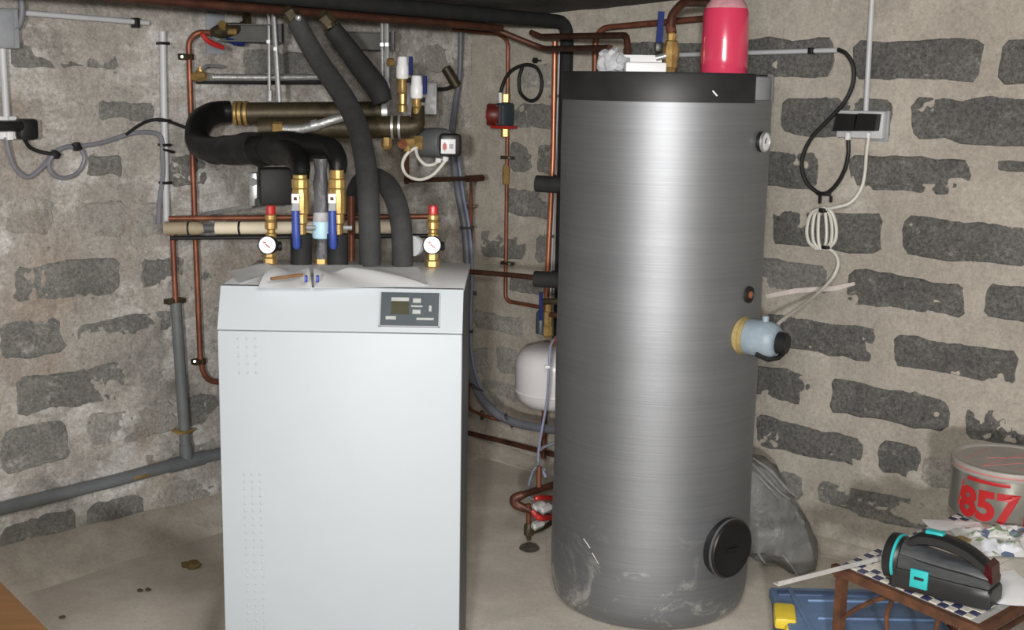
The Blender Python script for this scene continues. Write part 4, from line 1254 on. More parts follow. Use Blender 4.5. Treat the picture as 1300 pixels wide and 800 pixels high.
for k, x in enumerate((382, 428.5)):
    b = top_at(x - (2 if k else -2))
    b0 = Vector((D(x, 300, Yh).x, Yh, HTOP))
    t = thing('ball_valve', ('left' if k == 0 else 'right') + ' brass ball valve with a long blue lever on the boiler', 'valve', b0)
    zf = lambda y: D(x, y, Yh).z
    s_ = S(1, Yh)
    link('foam_sleeve', MB().lathe([(.010, 0), (s_ * 13.5, 0), (s_ * 13.5, zf(297) - HTOP), (.010, zf(297) - HTOP)], b0, UP, 24), M['foam'], t)
    pr = []
    for y, r in ((300, 7), (285, 7), (283, 9), (272, 9), (270, 11), (258, 11.5), (248, 11.5), (240, 10), (238, 11), (228, 11), (226, 9), (222 if k == 0 else 216, 9)):
        pr.append((s_ * r, zf(y) - HTOP))
    link('body', MB().lathe(pr, b0, UP, 12), M['brass'], t, smooth=25)
    hx = b0.x - s_ * (2 if k == 0 else 3)
    link('lever_plate', MB().box((hx, Yh - .052, zf(250)), (s_ * 10, .006, s_ * 12), None, .001), M['white2'], t)
    link('lever_screw', MB().box((hx, Yh - .056, zf(250)), (s_ * 4, .004, s_ * 4), None, .001), M['rust'], t)
    link('lever_stem', MB().prism([(hx - s_ * 4, Yh - .052, zf(256)), (hx + s_ * 4, Yh - .052, zf(256)), (hx + s_ * 4.5, Yh - .062, zf(268)), (hx - s_ * 4.5, Yh - .062, zf(268))], (0, .004, 0)), M['grey'], t, smooth=0)
    link('lever', MB().tube([(hx + s_ * .5, Yh - .060, zf(265)), (hx + s_ * 1, Yh - .064, zf(290)), (hx + s_ * 1.5, Yh - .064, zf(309)), (hx + s_ * 1.5, Yh - .064, zf(312.5))], [s_ * 5, s_ * 5.5, s_ * 5.2, s_ * 3], 10), M['blue'], t)
    link('stem', MB().cyl((hx, Yh - .05, zf(250)), (hx, Yh, zf(250)), s_ * 4, n=10), M['brass'], t)
    link('side_screw', MB().cyl((b0.x + s_ * 9, Yh - .02, zf(288)), (b0.x + s_ * 20, Yh - .02, zf(288)), s_ * 3, n=8), M['steel'], t)

b0 = Vector((D(407, 300, Yh).x, Yh + .02, HTOP))
t = thing('wrapped_pipe', 'pipe wrapped in crumpled grey film with a pale blue label between the valves', 'pipe', b0)
zf = lambda y: D(407, y, Yh + .02).z
s_ = S(1, Yh)
link('wrapping', MB().tube([b0 + UP * (.01 + (zf(206) - HTOP) * i / 16) for i in range(17)], [s_ * (8.2 + .8 * math.sin(i * 1.7)) for i in range(17)], 16, lump=.45), M['film_dark'], t, smooth=35)
link('label', MB().lathe([(s_ * 11.5, zf(302) - HTOP), (s_ * 12.2, zf(299) - HTOP), (s_ * 12.2, zf(283) - HTOP), (s_ * 11.5, zf(281) - HTOP)], b0, UP, 24), simple('pale_blue_label', (.42, .62, .74), .5, 0, .06, 12), t)
link('white_band', MB().lathe([(s_ * 10, zf(283) - HTOP), (s_ * 11.4, zf(281) - HTOP), (s_ * 10.5, zf(271) - HTOP), (s_ * 9, zf(269) - HTOP)], b0, UP, 24), M['film'], t)
link('base_nut', MB().lathe([(.01, 0), (s_ * 10, 0), (s_ * 10, s_ * 6), (.01, s_ * 7)], b0, UP, 6), M['brass'], t, smooth=20)
for sx, gm in ((-1, 'steel'), (1, 'steel')):
    link('clip', MB().cyl(b0 + Vector((sx * s_ * 10, -.03, zf(289) - HTOP)), b0 + Vector((sx * s_ * 17, -.03, zf(289.5) - HTOP)), s_ * 2.6, n=8), M[gm], t)

for k, (x, dxd) in enumerate(((343, -1.5), (549, 0))):
    b0 = Vector((D(x, 325, Yh - .02).x, Yh - .02, HTOP))
    zf = lambda y: D(x, y, Yh - .02).z - HTOP
    t = thing('safety_valve', 'brass safety valve with red cap and gauge, ' + ('left' if k == 0 else 'right') + ' end of boiler top', 'valve', b0)
    link('foot', MB().lathe([(s_ * 7, 0), (s_ * 9, .004), (s_ * 9, s_ * 8), (s_ * 7, s_ * 10), (s_ * 7, zf(318))], b0, UP, 6), M['brass'], t, smooth=20)
    link('body', MB().lathe([(s_ * 5, zf(322)), (s_ * 7, zf(318)), (s_ * 7, zf(298)), (s_ * 5, zf(296)), (s_ * 5, zf(293)), (s_ * 8, zf(291)), (s_ * 8, zf(283)), (s_ * 6.5, zf(281)), (s_ * 7.5, zf(279)), (s_ * 7.5, zf(274)), (s_ * 4, zf(272))], b0 + Vector((0, .02, 0)), UP, 14), M['brass'], t, smooth=25)
    link('red_cap', MB().lathe([(0, zf(274)), (s_ * 5, zf(274)), (s_ * 6, zf(272)), (s_ * 6, zf(264)), (s_ * 5, zf(261.5)), (0, zf(261.5))], b0 + Vector((0, .02, 0)), UP, 10), M['red'], t, smooth=25)
    gc = b0 + Vector((s_ * dxd, -.022, zf(310)))
    ga = link('gauge', MB().lathe([(0, .035), (s_ * 11, .03), (s_ * 12, .018), (s_ * 12, -.002), (s_ * 11.2, -.004), (s_ * 10.8, .002), (0, .002)], gc, (0.05, 1, -.1), 32), M['black'], t)
    link('dial', MB().lathe([(0, .004), (s_ * 10.6, .004), (s_ * 10.6, .0), (0, -.001)], gc, (0.05, 1, -.1), 32), M['dial'], ga)
    link('needle', MB().box(gc + Vector((.002, -.004, -.002)), (s_ * 7, .002, s_ * 1.2), Matrix.Rotation(.7, 3, 'Y')), M['red'], ga, smooth=0)
    link('red_zone', MB().box(gc + Vector((-s_ * 3, -.004, s_ * 3.5)), (s_ * 4, .002, s_ * 1.4), Matrix.Rotation(.3, 3, 'Y')), M['red'], ga, smooth=0)
    link('side_outlet', MB().cyl(gc + Vector((s_ * 4, .04, -s_ * 4)), gc + Vector((s_ * 13, .05, -s_ * 4)), s_ * 6, n=12), M['black'], t)
tag(link('round_gauge', MB().lathe([(0, -.015), (S(10, 3.54), -.015), (S(13, 3.54), -.004), (S(13, 3.54), .008), (0, .012)], D(527, 312, 3.54), (-.6, -.7, 0), 28), M['conduit']), 'pale round disc seen edge on behind the right black hose', 'gauge')

# big hoses
t = thing('insulated_hose', 'long thick charcoal hose from the ceiling pipes down to the boiler top', 'hose', top_at(469))
hp_ = [D(376, 27, 4.17), D(389, 51, 4.16), D(405, 78, 4.13), D(423, 104, 4.06), D(440, 130, 3.97), D(453, 158, 3.86), D(461, 190, 3.72), D(466, 225, 3.60), D(468, 260, 3.52), D(469.5, 300, Yh), Vector((D(470, 334, Yh).x, Yh, HTOP - .003))]
link('sleeve', MB().tube(catmull(hp_), [S(11.5, 4.24), S(12, 4.2), S(12.5, 4.14), S(13, 4.06), S(13.5, 3.97), S(13.5, 3.86), S(13.5, 3.72), S(14, 3.6), S(14, 3.5), S(14, 3.5), S(13.5, 3.5)], 20), M['foam_grey'], t, smooth=60)
link('brass_end', MB().tube([D(365, 12, 4.20), D(370, 20, 4.18), D(376, 28, 4.17)], [S(6, 4.2), S(8, 4.2), S(9, 4.2)], 10), M['bronze'], t, smooth=25)
link('end_nut', MB().lathe([(.018, -.022), (.026, -.016), (.026, .016), (.018, .022)], D(371, 21, 4.175), (D(389, 51, 4.16) - D(375, 28, 4.17)), 6), M['bronze'], t, smooth=20)
link('steel_clip', MB().ball(D(379, 23, 4.13), .011, 8, jig=.3), M['steel'], t)
t = thing('insulated_hose', 'short thick black hose slanting from the ceiling pipes to the manifold', 'hose', D(484, 130, 4.5))
h2 = [D(421, 36, 4.29), D(434, 52, 4.30), D(450, 74, 4.33), D(466, 95, 4.36), D(479, 112, 4.38), D(486, 130, 4.38)]
link('sleeve', MB().tube(catmull(h2), [S(11.5, 4.38), S(12, 4.38), S(13.5, 4.38), S(14.5, 4.38), S(14.5, 4.38), S(12, 4.38)], 20), M['foam'], t, smooth=60)
link('brass_end', MB().tube([D(410, 17, 4.30), D(414, 24, 4.29), D(420, 36, 4.29)], [S(6, 4.3), S(8, 4.3), S(9, 4.3)], 10), M['bronze'], t, smooth=25)
link('end_nut', MB().lathe([(.018, -.022), (.025, -.016), (.025, .016), (.018, .022)], D(415, 25, 4.285), (D(434, 52, 4.30) - D(421, 36, 4.29)), 6), M['bronze'], t, smooth=20)
t = thing('insulated_hose', 'short arched charcoal hose entering the boiler top beside the long hose', 'hose', top_at(511))
h3 = [D(447, 262, 4.15), D(456, 234, 4.0), D(474, 226, 3.85), D(490, 234, 3.72), D(501, 252, 3.60), D(508, 278, 3.53), D(510.5, 305, Yh), Vector((D(511, 334, Yh).x, Yh, HTOP - .003))]
link('sleeve', MB().tube(catmull(h3), [S(12, 4.1), S(12, 4.0), S(13, 3.85), S(13.5, 3.72), S(13.5, 3.6), S(13.5, 3.53), S(13.5, Yh), S(13.5, Yh)], 20), M['foam_grey'], t, smooth=60)
t = thing('copper_tail', 'copper pipe tail standing behind the right ball valve', 'pipe', D(447, 330, 3.9))
link('pipe', MB().tube([D(446, 250, 3.95), D(446, 334, 3.9)], S(5, 3.9), 10), M['copper'], t)

# ================================================================== right wall services
WR = Matrix((DR, DL, UP)).transposed()
t = thing('conduit', 'level pale conduit on the right wall behind the tank with a black clip', 'conduit', R(1000, 67, .0))
link('pipe', MB().tube([R(855, 70, .03), R(1068, 63.5, .03)], .0088, 10), M['conduit'], t)
link('clip', MB().box(R(1031, 64.5, .032), (.018, .036, .022), WR, .003), M['black'], t)
t = thing('black_cable', 'thick black cable hanging in a loop from the level conduit to the wall socket', 'cable', R(1045, 248, .0))
link('cable', MB().tube(catmull([R(1064, 63, .04), R(1074, 68, .045), R(1083, 83, .045), R(1083, 106, .045), R(1072, 130, .05), R(1052, 152, .05), R(1032, 173, .05), R(1021, 193, .05), R(1018, 212, .05), R(1024, 231, .045), R(1038, 244, .04), R(1050, 245, .04), R(1063, 233, .045), R(1073, 214, .055), R(1077, 195, .06), R(1077, 178, .06)]), .0075, 8), M['rubber'], t)
link('cable_tie', MB().box(R(1046, 246, .04), (.05, .022, .013), WR, .003), M['black'], t)
link('tie_tail', MB().box(R(1041, 253, .03), (.008, .01, .03), WR), M['black'], t, smooth=0)
link('tie_tail', MB().box(R(1055, 253, .04), (.007, .01, .022), WR), M['black'], t, smooth=0)
t = thing('conduit', 'upright white conduit dropping from the ceiling to the wall socket', 'conduit', R(1099, 142, .0))
link('pipe', MB().tube([R(1109, -20, .025), R(1107, 0, .025), R(1099, 144, .025)], .0095, 10), M['conduit'], t)

sc = R(1092, 158, .0)
t = thing('wall_socket', 'double wall socket in a pale frame with two black plugs on the right wall', 'socket', R(1092, 172, 0))
link('grey_plate', MB().box(R(1116, 160, .006), (.075, .012, .105), WR, .002), M['grey'], t)  # thin grey plate behind the right end of the frame
link('frame', MB().box(R(1094, 158, .024), (.175, .035, .095), WR, .006), M['conduit'], t)
for x in (1076, 1103):
    a = [R(x - 13 + dx, y, .045) for dx, y in ((0, 166), (26, 166), (29, 145), (5, 144))]
    mb = MB().prism(a, DL * .034)
    link('plug', mb, M['black'], t, smooth=0)
link('plug_tip', MB().box(R(1077, 173, .058), (.016, .02, .028), WR, .004), M['white2'], t)
link('plug_tip', MB().box(R(1103, 172, .058), (.013, .02, .022), WR, .004), M['white2'], t)
t = thing('white_cable', 'white cable with a tied hank hanging from the wall socket to the immersion heater', 'cable', R(1045, 318, .0))
link('cable', MB().tube(catmull([R(1103, 173, .06), R(1100, 195, .05), R(1098, 220, .04), R(1093, 240, .04), R(1080, 257, .055), R(1062, 263, .07), R(1050, 265, .07)]), .006, 8), M['cable_white'], t)
for dx, w in ((-11, 5), (-7, 8), (-3, 11), (3, 12), (7, 9), (10, 6)):
    xx = 1044 + dx
    pts = [R(1046, 264, .06), R(1044 + dx * 1.2, 270, .04 + .003 * abs(dx) % .02), R(1044 + dx * 1.75, 288, .045), R(1044 + dx * 1.6, 306, .045), R(1044 + dx * .6, 317, .04)]
    link('hank_strand', MB().tube(catmull(pts), .0062, 6), M['cable_white'], t)
link('cable_tie', MB().box(R(1045, 267, .06), (.022, .03, .016), WR, .003), M['black'], t)
link('cable_tie', MB().box(R(1049, 314, .05), (.026, .03, .012), WR, .003), M['black'], t)
hh_ = on_tank(944, 426)[0]
link('lower_cable', MB().tube(catmull([R(1049, 314, .04), R(1060, 322, .04), R(1064, 336, .05), R(1056, 354, .07), D(1035, 375, 4.35), D(1010, 394, 4.1), D(990, 409, 3.93), D(984, 420, 3.88)]), .006, 8), M['cable_white'], t)

# grey plastic dust bag slumped behind the tank
c = H(985, 722, 0.0)
base = Vector((0.985, 4.28, 0))
bag_pts = [(930, 560), (950, 572), (975, 580), (990, 592), (1005, 620), (1022, 650), (1033, 675), (1040, 700), (1035, 722), (1008, 735), (985, 728), (962, 712), (945, 704), (930, 700)]
mb = MB()
poly = [D(x, y, 4.28) for x, y in bag_pts]
poly = [Vector((p.x, p.y, max(p.z, .012))) for p in poly]
cen = sum(poly, Vector()) / len(poly)


def bag_ring(scale, dy, k):
    out = []
    m = len(poly)
    dense = []
    for i in range(m):
        for j in range(4):
            dense.append(poly[i].lerp(poly[(i + 1) % m], j / 4))
    for p in dense:
        q = cen + (p - cen) * scale
        f = noise.noise(Vector((q.x * 9 + q.z * 9, k * .3, q.z * 2))) * .055 + .022 * noise.noise(q * 20 + Vector((k, 0, 0)))
        q = q + Vector((f * .6, dy + f * (1.1 if scale < .99 else .3), f * .5))
        q.z = max(q.z, .006)
        out.append(q)
    return out


rings = [bag_ring(s, d, i) for i, (s, d) in enumerate(((.25, .18), (.6, .16), (.88, .10), (1.0, .03), (.97, -.03), (.86, -.075), (.70, -.10), (.52, -.115), (.34, -.122), (.15, -.125)))]
mb.ring_sweep(rings, True, True)
bag = thing('plastic_bag', 'slumped grey translucent plastic bag between the tank and the wall', 'bag', (cen.x, cen.y, 0))
link('film', mb, M['bag'], bag, smooth=45)
for pts in ([(950, 584), (968, 602), (992, 626), (1004, 634)], [(956, 582), (978, 598), (1000, 622), (1010, 630)], [(952, 596), (970, 612), (990, 634)], [(957, 668), (976, 684), (1000, 712), (1014, 732)], [(974, 650), (978, 664), (984, 676)], [(958, 694), (966, 708), (972, 716)]):
    link('fold', MB().tube(catmull([D(x, y, 4.165) for x, y in pts]), [.002, .006, .005, .002], 6, lump=.5), M['bag_fold'], bag)

# ================================================================== bin, table and what lies on it
ba = H(976, 744, .27)
BX0, BX1, BY0, BY1, BZ = ba.x, ba.x + .44, ba.y - .44, ba.y, .27
t = thing('plastic_bin', 'blue plastic storage box with a yellow latch under the small table', 'box', ((BX0 + BX1) / 2, (BY0 + BY1) / 2, 0))
mb = MB()
tp = .03
q0 = [(BX0 + tp, BY0 + tp), (BX1 - tp, BY0 + tp), (BX1 - tp, BY1 - tp), (BX0 + tp, BY1 - tp)]
q1 = [(BX0 + .008, BY0 + .008), (BX1 - .008, BY0 + .008), (BX1 - .008, BY1 - .008), (BX0 + .008, BY1 - .008)]
mb.ring_sweep([[(x, y, 0) for x, y in q0], [(x, y, BZ - .04) for x, y in q1]])
link('tub', mb, M['bin_dark'], t, smooth=0)
ld = link('lid', MB().box(((BX0 + BX1) / 2, (BY0 + BY1) / 2, BZ - .02), (BX1 - BX0, BY1 - BY0, .036), None, .008), M['bin_blue'], t)
for yy in (BY0 + .10, BY0 + .22, BY0 + .34):
    link('lid_rib', MB().box(((BX0 + BX1) / 2 + .03, yy, BZ), (BX1 - BX0 - .12, .012, .008), None, .003), M['bin_blue'], ld)
link('lid_rim', MB().box((BX0 + .055, (BY0 + BY1) / 2, BZ), (.014, BY1 - BY0 - .03, .010), None, .003), M['bin_blue'], ld)
link('lid_groove', MB().box(((BX0 + BX1) / 2, BY1 - .05, BZ - .0015), (BX1 - BX0 - .03, .03, .008), None, .002), M['bin_dark'], ld)
la = H(993, 774, BZ)
lt = link('latch', MB().box((la.x, la.y - .035, BZ - .004), (.060, .095, .036), Matrix.Rotation(-.15, 3, 'Z') @ Matrix.Rotation(.1, 3, 'X'), .010), M['yellow'], t)
link('latch_tab', MB().box((la.x + .008, la.y - .09, BZ - .022), (.036, .03, .03), None, .008), M['yellow'], lt)

TZ = .55
A0 = H(1062, 716, TZ); B0 = H(1243, 793, TZ); D0 = H(1222, 646, TZ)
e1 = (B0 - A0); e1.z = 0
len1 = e1.length
e1.normalize()
e2 = Vector((-e1.y, e1.x, 0))
if e2.dot(D0 - A0) < 0:
    e2 = -e2
skew = (D0 - A0); skew.z = 0
e2 = skew.normalized()
len2 = .62


def T(u, v, z=0.0):              # on the table: u along the front edge, v along the back edge, metres
    return A0 + e1 * u + e2 * v + UP * z


table = thing('tiled_table', 'small rusty iron table with a checked tile border', 'table', Vector((T(len1 / 2, len2 / 2).x, T(len1 / 2, len2 / 2).y, 0)))
mb = MB()
fw = .018
for k, (a, b) in enumerate(((T(0, 0), T(len1, 0)), (T(0, 0), T(0, len2)), (T(len1, 0), T(len1, len2)), (T(0, len2), T(len1, len2)))):
    d = (b - a).normalized()
    mb.box((a + b) / 2 - UP * (.014 + .0013 * k + (.006 if k % 2 else 0)), ((b - a).length + fw * (1 if k % 2 == 0 else .6), fw if k % 2 == 0 else .006, .023), Matrix((d, UP.cross(d), UP)).transposed())
link('frame', mb, M['rust'], table, smooth=0)
link('tile_bed', MB().prism([T(.008, .008, -.012), T(len1 - .008, .008, -.012), T(len1 - .008, len2 - .008, -.012), T(.008, len2 - .008, -.012)], UP * .010), M['grout'], table, smooth=0)
TS = .0235
nu, nv = int((len1 - .02) / TS), int((len2 - .02) / TS)
tile_me = {}
for i in range(nu):
    for j in range(nv):
        if not (i < 2 or j < 2 or i >= nu - 1):
            continue
        if j > 20 and 2 <= i:
            continue
        c0 = T(.010 + (i + .5) * TS, .010 + (j + .5) * TS)
        key = (i + j) % 2
        if key not in tile_me:
            mb = MB()
            hw = TS * .46
            q = [e1 * -hw + e2 * -hw, e1 * hw + e2 * -hw, e1 * hw + e2 * hw, e1 * -hw + e2 * hw]
            q2 = [p * .9 for p in q]
            mb.ring_sweep([q, [p + UP * .0025 for p in q], [p + UP * .0035 for p in q2]])
            me = bpy.data.meshes.new('tile')
            me.from_pydata([tuple(p) for p in mb.v], [], mb.f)
            me.materials.append(M['tile_navy'] if key == 0 else M['tile_cream'])
            me.update()
            tile_me[key] = me
        o = bpy.data.objects.new('tile', tile_me[key])
        COL.objects.link(o)
        o.parent = table
        o.location = c0 - UP * .003 - WPOS[table.name]
# centre slabs, pale
cw, cl = len1 - .02 - 3 * TS, len2 - .02 - 3 * TS
for i in range(3):
    for j in range(4):
        u0, v0 = .010 + 2 * TS + cw * i / 3, .010 + 2 * TS + cl * j / 4
        g = .002
        q = [T(u0 + g, v0 + g, -.003), T(u0 + cw / 3 - g, v0 + g, -.003), T(u0 + cw / 3 - g, v0 + cl / 4 - g, -.003), T(u0 + g, v0 + cl / 4 - g, -.003)]
        link('tile', MB().prism(q, UP * .003), M['tile_cream'], table, smooth=0)
for (u, v) in ((.012, .012), (len1 - .012, .012), (.012, len2 - .012), (len1 - .012, len2 - .012)):
    a = T(u, v)
    lg = link('leg', MB().box((a.x, a.y, (TZ - .03) / 2), (.022, .022, TZ - .03), Matrix.Rotation(math.atan2(e1.y, e1.x), 3, 'Z')), M['rust'], table, smooth=0)
# scroll bars under the front edge
lx = T(.012, .012)
for k, pts in enumerate(([(0.02, -.14), (.06, -.10), (.11, -.06), (.15, -.035)], [(0.02, -.17), (.08, -.20), (.16, -.24), (.24, -.27)], [(.17, -.03), (.155, -.08), (.165, -.13), (.20, -.18)], [(.30, -.03), (.29, -.10), (.31, -.2)])):
    mb = MB().tube(catmull([T(u, .012, z) for u, z in pts]), .006, 8)
    link('scroll_bar', mb, M['rust'], table)
link('stretcher', MB().cyl(T(.012, .012, -.33), T(len1 - .012, .012, -.33), .007, n=8), M['rust'], table)
link('side_bar', MB().cyl(T(len1 - .012, .012, -.06), T(len1 - .012, len2 - .012, -.06), .007, n=8), M['rust'], table)

sa, sb = H(985, 742, TZ + .006), H(1128, 706, TZ + .006)
d = (sb - sa).normalized()
rot = Matrix((d, UP.cross(d), UP)).transposed()
t = thing('metal_strip', 'pale metal strip lying over the table corner and sticking out', 'strip', (sa + sb) / 2)
link('flange', MB().box((sa + sb) / 2, ((sb - sa).length, .016, .003), rot), M['alu'], t, smooth=0)
link('web', MB().box((sa + sb) / 2 + UP.cross(d) * -.008 + UP * .004, ((sb - sa).length, .002, .012), rot), M['alu'], t, smooth=0)

# round tin
tr = .152
tcx = H(1296, 648, TZ)
tl = H(1213, 652, TZ)
tcen = Vector((tl.x + tr * .99, tl.y + .03, TZ + .001))
htin = .150
t = thing('biscuit_tin', 'round tin with bold red printing standing at the back of the table', 'tin', tcen)
link('body', MB().lathe([(0, 0), (tr - .003, 0), (tr, .003), (tr, htin - .02), (tr, htin - .018)], tcen, n=64), M['tin'], t, smooth=40)
ld = link('lid', MB().lathe([(tr + .002, htin - .026), (tr + .0035, htin - .024), (tr + .0035, htin - .002), (tr + .001, htin), (tr - .008, htin - .001), (tr - .012, htin - .005), (0, htin - .005)], tcen, n=64), M['tin_lid'], t, smooth=40)
zl = tcen.z + htin - .0045
for a, b in (((-.10, -.06), (.11, .0)), ((-.10, -.055), (.10, .09)), ((-.06, .02), (.12, .03)), ((-.02, -.10), (.09, -.02)), ((-.11, .02), (-.02, .11))):
    p, q = tcen + Vector((a[0], a[1], 0)), tcen + Vector((b[0], b[1], 0))
    p.z = q.z = zl
    link('lid_line', MB().cyl(p, q, .0014, n=6), M['ink_pale'], ld)


def wrap_text(txt, size, az_mid, zc, name, parent, mat, r, spread=1.0, flip=False):
    cu = bpy.data.curves.new('lettering', 'FONT')
    cu.body = txt
    cu.size = size
    cu.offset = size * .045
    cu.align_x = 'CENTER'
    cu.resolution_u = 4
    o = bpy.data.objects.new('lettering', cu)
    COL.objects.link(o)
    dg = bpy.context.evaluated_depsgraph_get()
    me = bpy.data.meshes.new_from_object(o.evaluated_get(dg))
    bm = bmesh.new()
    bm.from_mesh(me)
    bmesh.ops.triangulate(bm, faces=bm.faces)
    bmesh.ops.subdivide_edges(bm, edges=[e for e in bm.edges if e.calc_length() > size * .12], cuts=2)
    bm.verts.index_update()
    mb = MB()
    vs = []
    for v in bm.verts:
        a = az_mid + v.co.x * spread / r
        vs.append(tcen + Vector((math.cos(a) * r, math.sin(a) * r, zc + v.co.y)))
    mb.add(vs, [[v.index for v in f.verts] for f in bm.faces])
    bm.free()
    bpy.data.objects.remove(o)
    bpy.data.curves.remove(cu)
    bpy.data.meshes.remove(me)
    return link(name, mb, mat, parent, smooth=0)


wrap_text('8571', .110, math.radians(-122), .012, 'lettering', t, M['ink_red'], tr + .0012, 1.0)
mb = MB().lathe([(tr + .001, htin - .040), (tr + .0016, htin - .038), (tr + .0016, htin - .032), (tr + .001, htin - .030)], tcen, n=40, a0=math.radians(205), a1=math.radians(250), ref=(1, 0, 0))
link('red_stripe', mb, M['ink_red'], t)
mb = MB().lathe([(tr + .0035, htin - .016), (tr + .0042, htin - .015), (tr + .0042, htin - .012), (tr + .0035, htin - .011)], tcen, n=60, a0=math.radians(180), a1=math.radians(300), ref=(1, 0, 0))
link('lid_stripe', mb, M['ink_pale'], ld)
link('red_stripe', MB().tube([tcen + Vector((math.cos(a) * (tr + .0005), math.sin(a) * (tr + .0005), .03 + i * .025)) for i, a in enumerate((math.radians(193), math.radians(196), math.radians(198), math.radians(200)))], .0018, 6), M['ink_red'], t)

# flowered wrapping, white sheet
fa = H(1252, 700, TZ + .02)


def crump(cx, cy, w, h, amp, zz):
    def fn(u, v):
        p = Vector((cx + (u - .5) * w, cy + (v - .5) * h, 0))
        e = min(1, 5 * min(u, 1 - u, v, 1 - v))
        p = p + Vector((.02 * noise.noise(p * 9), .02 * noise.noise(p * 9 + Vector((3, 3, 3))), 0))
        return Vector((p.x, p.y, TZ + zz + amp * e * (0.55 + noise.noise(p * 18) * .6 + noise.noise(p * 47) * .35)))
    return fn


mb = MB()
f_ = H(1270, 690, TZ)
mb.sheet(crump(f_.x + .03, f_.y, .27, .20, .035, .003), 26, 22)
tag(link('flowered_wrapping', mb, M['floral'], smooth=15), 'crumpled glossy wrapping with green and blue flower print behind the torch', 'wrapping')
f_ = H(1275, 745, TZ)
mb = MB()
mb.sheet(crump(f_.x, f_.y, .13, .20, .006, .002), 10, 10)
tag(link('paper_sheet', mb, M['paper'], smooth=30), 'white paper sheet on the table right of the torch', 'paper')
f_ = H(1215, 668, TZ)
mb = MB()
mb.sheet(crump(f_.x, f_.y, .16, .07, .004, .002), 8, 6)
tag(link('paper_sheet', mb, M['paper'], smooth=30), 'white paper slip on the table between the torch and the tin', 'paper')
f_ = H(1222, 688, TZ)
mb = MB().tube(catmull([H(1206, 690, TZ + .012), H(1218, 684, TZ + .012), H(1232, 688, TZ + .012), H(1240, 690, TZ + .010)]), [.004, .009, .007, .003], 6)
tag(link('dried_leaf', mb, M['rubble'], smooth=30), 'small dried brown leaf behind the torch', 'leaf')

# torch
tz = TZ + .004
ta, tb_ = H(1122, 742, tz), H(1246, 776, tz)
ax = (tb_ - ta); ax.z = 0
ln = ax.length * 1.0
ax.normalize()
ay = UP.cross(ax)
X = Matrix((ax, ay, UP)).transposed().to_4x4()
X.translation = ta + ay * .050
torch = thing('torch_lamp', 'black hand lamp with turquoise trim lying on the table corner', 'torch', ta + ax * ln / 2 + ay * .05)
K = ln / .238
hw = .048 * K


def sect(x, z0, z1, w, rr, wt=None):
    wt = w if wt is None else wt
    return [(x, -w, z0), (x, -w, z0 + (z1 - z0) * .55), (x, -wt, z1 - rr), (x, -wt + rr * .4, z1 - rr * .3), (x, -wt + rr, z1), (x, wt - rr, z1), (x, wt - rr * .4, z1 - rr * .3), (x, wt, z1 - rr), (x, w, z0 + (z1 - z0) * .55), (x, w, z0)]


mb = MB(X)                                  # lower battery case
mb.ring_sweep([sect(.010 * K, .004, .046 * K, hw * .92, .006), sect(.016 * K, 0, .050 * K, hw, .008), sect(.20 * K, 0, .050 * K, hw, .008), sect(.245 * K, .002, .050 * K, hw * .92, .010), sect(.252 * K, .006, .046 * K, hw * .85, .012)])
link('battery_case', mb, M['black'], torch, smooth=30)
mb = MB(X)                                  # upper body
mb.ring_sweep([sect(.014 * K, .050 * K, .112 * K, hw * .96, .030 * K, hw * .80), sect(.055 * K, .050 * K, .110 * K, hw * .96, .030 * K, hw * .75), sect(.085 * K, .050 * K, .100 * K, hw * .96, .024 * K, hw * .72), sect(.14 * K, .050 * K, .094 * K, hw * .95, .020 * K, hw * .70),
               sect(.19 * K, .050 * K, .092 * K, hw * .92, .020 * K, hw * .62), sect(.236 * K, .050 * K, .088 * K, hw * .85, .020 * K, hw * .58), sect(.247 * K, .050 * K, .078 * K, hw * .80, .016 * K, hw * .56)])
link('upper_body', mb, M['lamp_black'], torch, smooth=45)
mb = MB(X)
mb.lathe([(0, 0), (.050 * K, 0), (.056 * K, .004), (.058 * K, .022 * K), (.054 * K, .026 * K), (.052 * K, .04 * K), (0, .04 * K)], (-.012 * K, 0, .060 * K), (1, 0, 0), 40)
hd = link('lamp_head', mb, M['black'], torch, smooth=40)
mb = MB(X)
mb.lathe([(.053 * K, .024 * K), (.0575 * K, .0245 * K), (.0575 * K, .0305 * K), (.053 * K, .031 * K)], (-.012 * K, 0, .060 * K), (1, 0, 0), 40)
link('turquoise_ring', mb, M['turq'], hd)
mb = MB(X)
mb.lathe([(0, .002), (.048 * K, .002), (.048 * K, -.001), (0, -.002)], (-.012 * K, 0, .060 * K), (1, 0, 0), 40)
link('lens', mb, M['bulb'], hd)
mb = MB(X)
hpts = catmull([(.040 * K, 0, .104 * K), (.066 * K, 0, .121 * K), (.105 * K, 0, .127 * K), (.15 * K, 0, .122 * K), (.19 * K, 0, .110 * K), (.228 * K, 0, .088 * K)])
mb.ring_sweep([[p + Vector((0, dy * .024 * K, dz * .015 * K)) for dy, dz in ((-1, -.6), (-1, .6), (-.6, 1), (.6, 1), (1, .6), (1, -.6), (.6, -1), (-.6, -1))] for p in hpts])
hn = link('handle', mb, M['black'], torch, smooth=45)
mb = MB(X).box((.098 * K, 0, .142 * K), (.044 * K, .026 * K, .012 * K), None, .004)
link('switch', mb, M['turq'], hn)
mb = MB(X).prism([(.212 * K, -.026 * K, .056 * K), (.251 * K, -.030 * K, .060 * K), (.243 * K, -.024 * K, .098 * K), (.228 * K, -.018 * K, .104 * K)], (0, .054 * K, 0))
link('tail_light', mb, M['tail'], torch, smooth=0)
mb = MB(X).box((.085 * K, -hw - .002, .036 * K), (.044 * K, .008, .046 * K), None, .002)
lc = link('clasp', mb, M['turq'], torch)
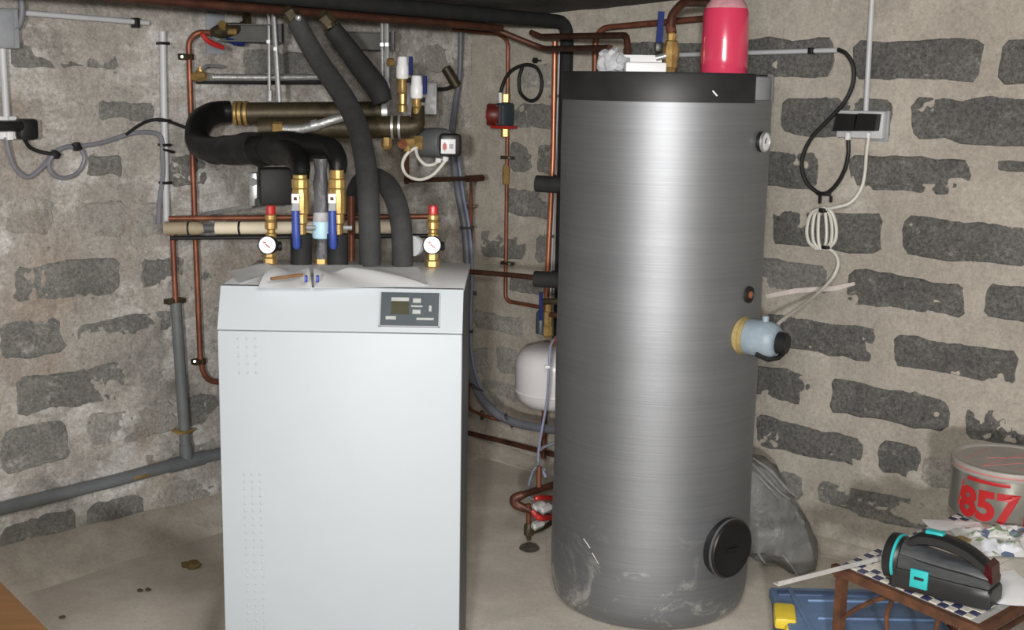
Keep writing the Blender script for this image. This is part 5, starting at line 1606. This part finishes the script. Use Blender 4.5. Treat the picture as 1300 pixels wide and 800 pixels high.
mb = MB(X).box((.086 * K, -hw - .0065, .038 * K), (.024 * K, .003, .007 * K), None, .001)
link('clasp_slot', mb, M['black'], lc)

# ================================================================== board at the lower left, floor marks
p0, p1 = H(-2, 736, .62), H(64, 803, .62)
d = (p1 - p0).normalized()
nrm = Vector((-d.y, d.x, 0))
if nrm.dot(Vector((0, 0, 0)) - p0) < 0:
    nrm = -nrm
a, b = p0 - d * .25, p1 + d * .35
t = thing('wooden_board', 'orange brown wooden tabletop corner at the lower left', 'table', ((a + b) / 2 + nrm * .2).to_2d().to_3d())
link('top', MB().prism([a, b, b + nrm * .45, a + nrm * .45], UP * -.022), M['cardboard'], t, smooth=0)
for q in (a + d * .03 + nrm * .03, b - d * .03 + nrm * .03, a + d * .03 + nrm * .42, b - d * .03 + nrm * .42):
    link('leg', MB().box((q.x, q.y, .299), (.04, .04, .598)), M['cardboard'], t, smooth=0)

c = H(242, 716, .012)
mb = MB()
for i in range(5):
    mb.ball((c.x + random.uniform(-.02, .02), c.y + random.uniform(-.015, .015), .012), random.uniform(.014, .024), 8, (1.1, 1, .7), .3)
tag(link('rubble_lump', mb, M['rubble'], smooth=40), 'rusty brown lump of rubble on the floor left of the boiler', 'rubble')
for (x, y, r, lab) in ((178, 750, .012, 'left small brown crumb on the floor left of the boiler'), (188, 749, .012, 'right small brown crumb on the floor left of the boiler'), (79, 784, .012, 'dark crumb on the floor near the wooden tabletop')):
    c = H(x, y, .004)
    tag(link('crumb', MB().ball((c.x, c.y, .005), r * .8, 6, (1.2, 1, .5), .3), M['stain'], smooth=40), lab, 'crumb')
c = H(672, 697, 0)
mb = MB()
ring = [Vector((c.x + math.cos(a) * .038 * (1 + .3 * noise.noise(Vector((math.cos(a), math.sin(a), 3)))), c.y + math.sin(a) * .05, .0045)) for a in [2 * PI * i / 20 for i in range(20)]]
mb.prism(ring, UP * .0015)
tag(link('floor_stain', mb, M['stain'], smooth=0), 'round dark damp stain on the floor under the drain cock', 'stain')
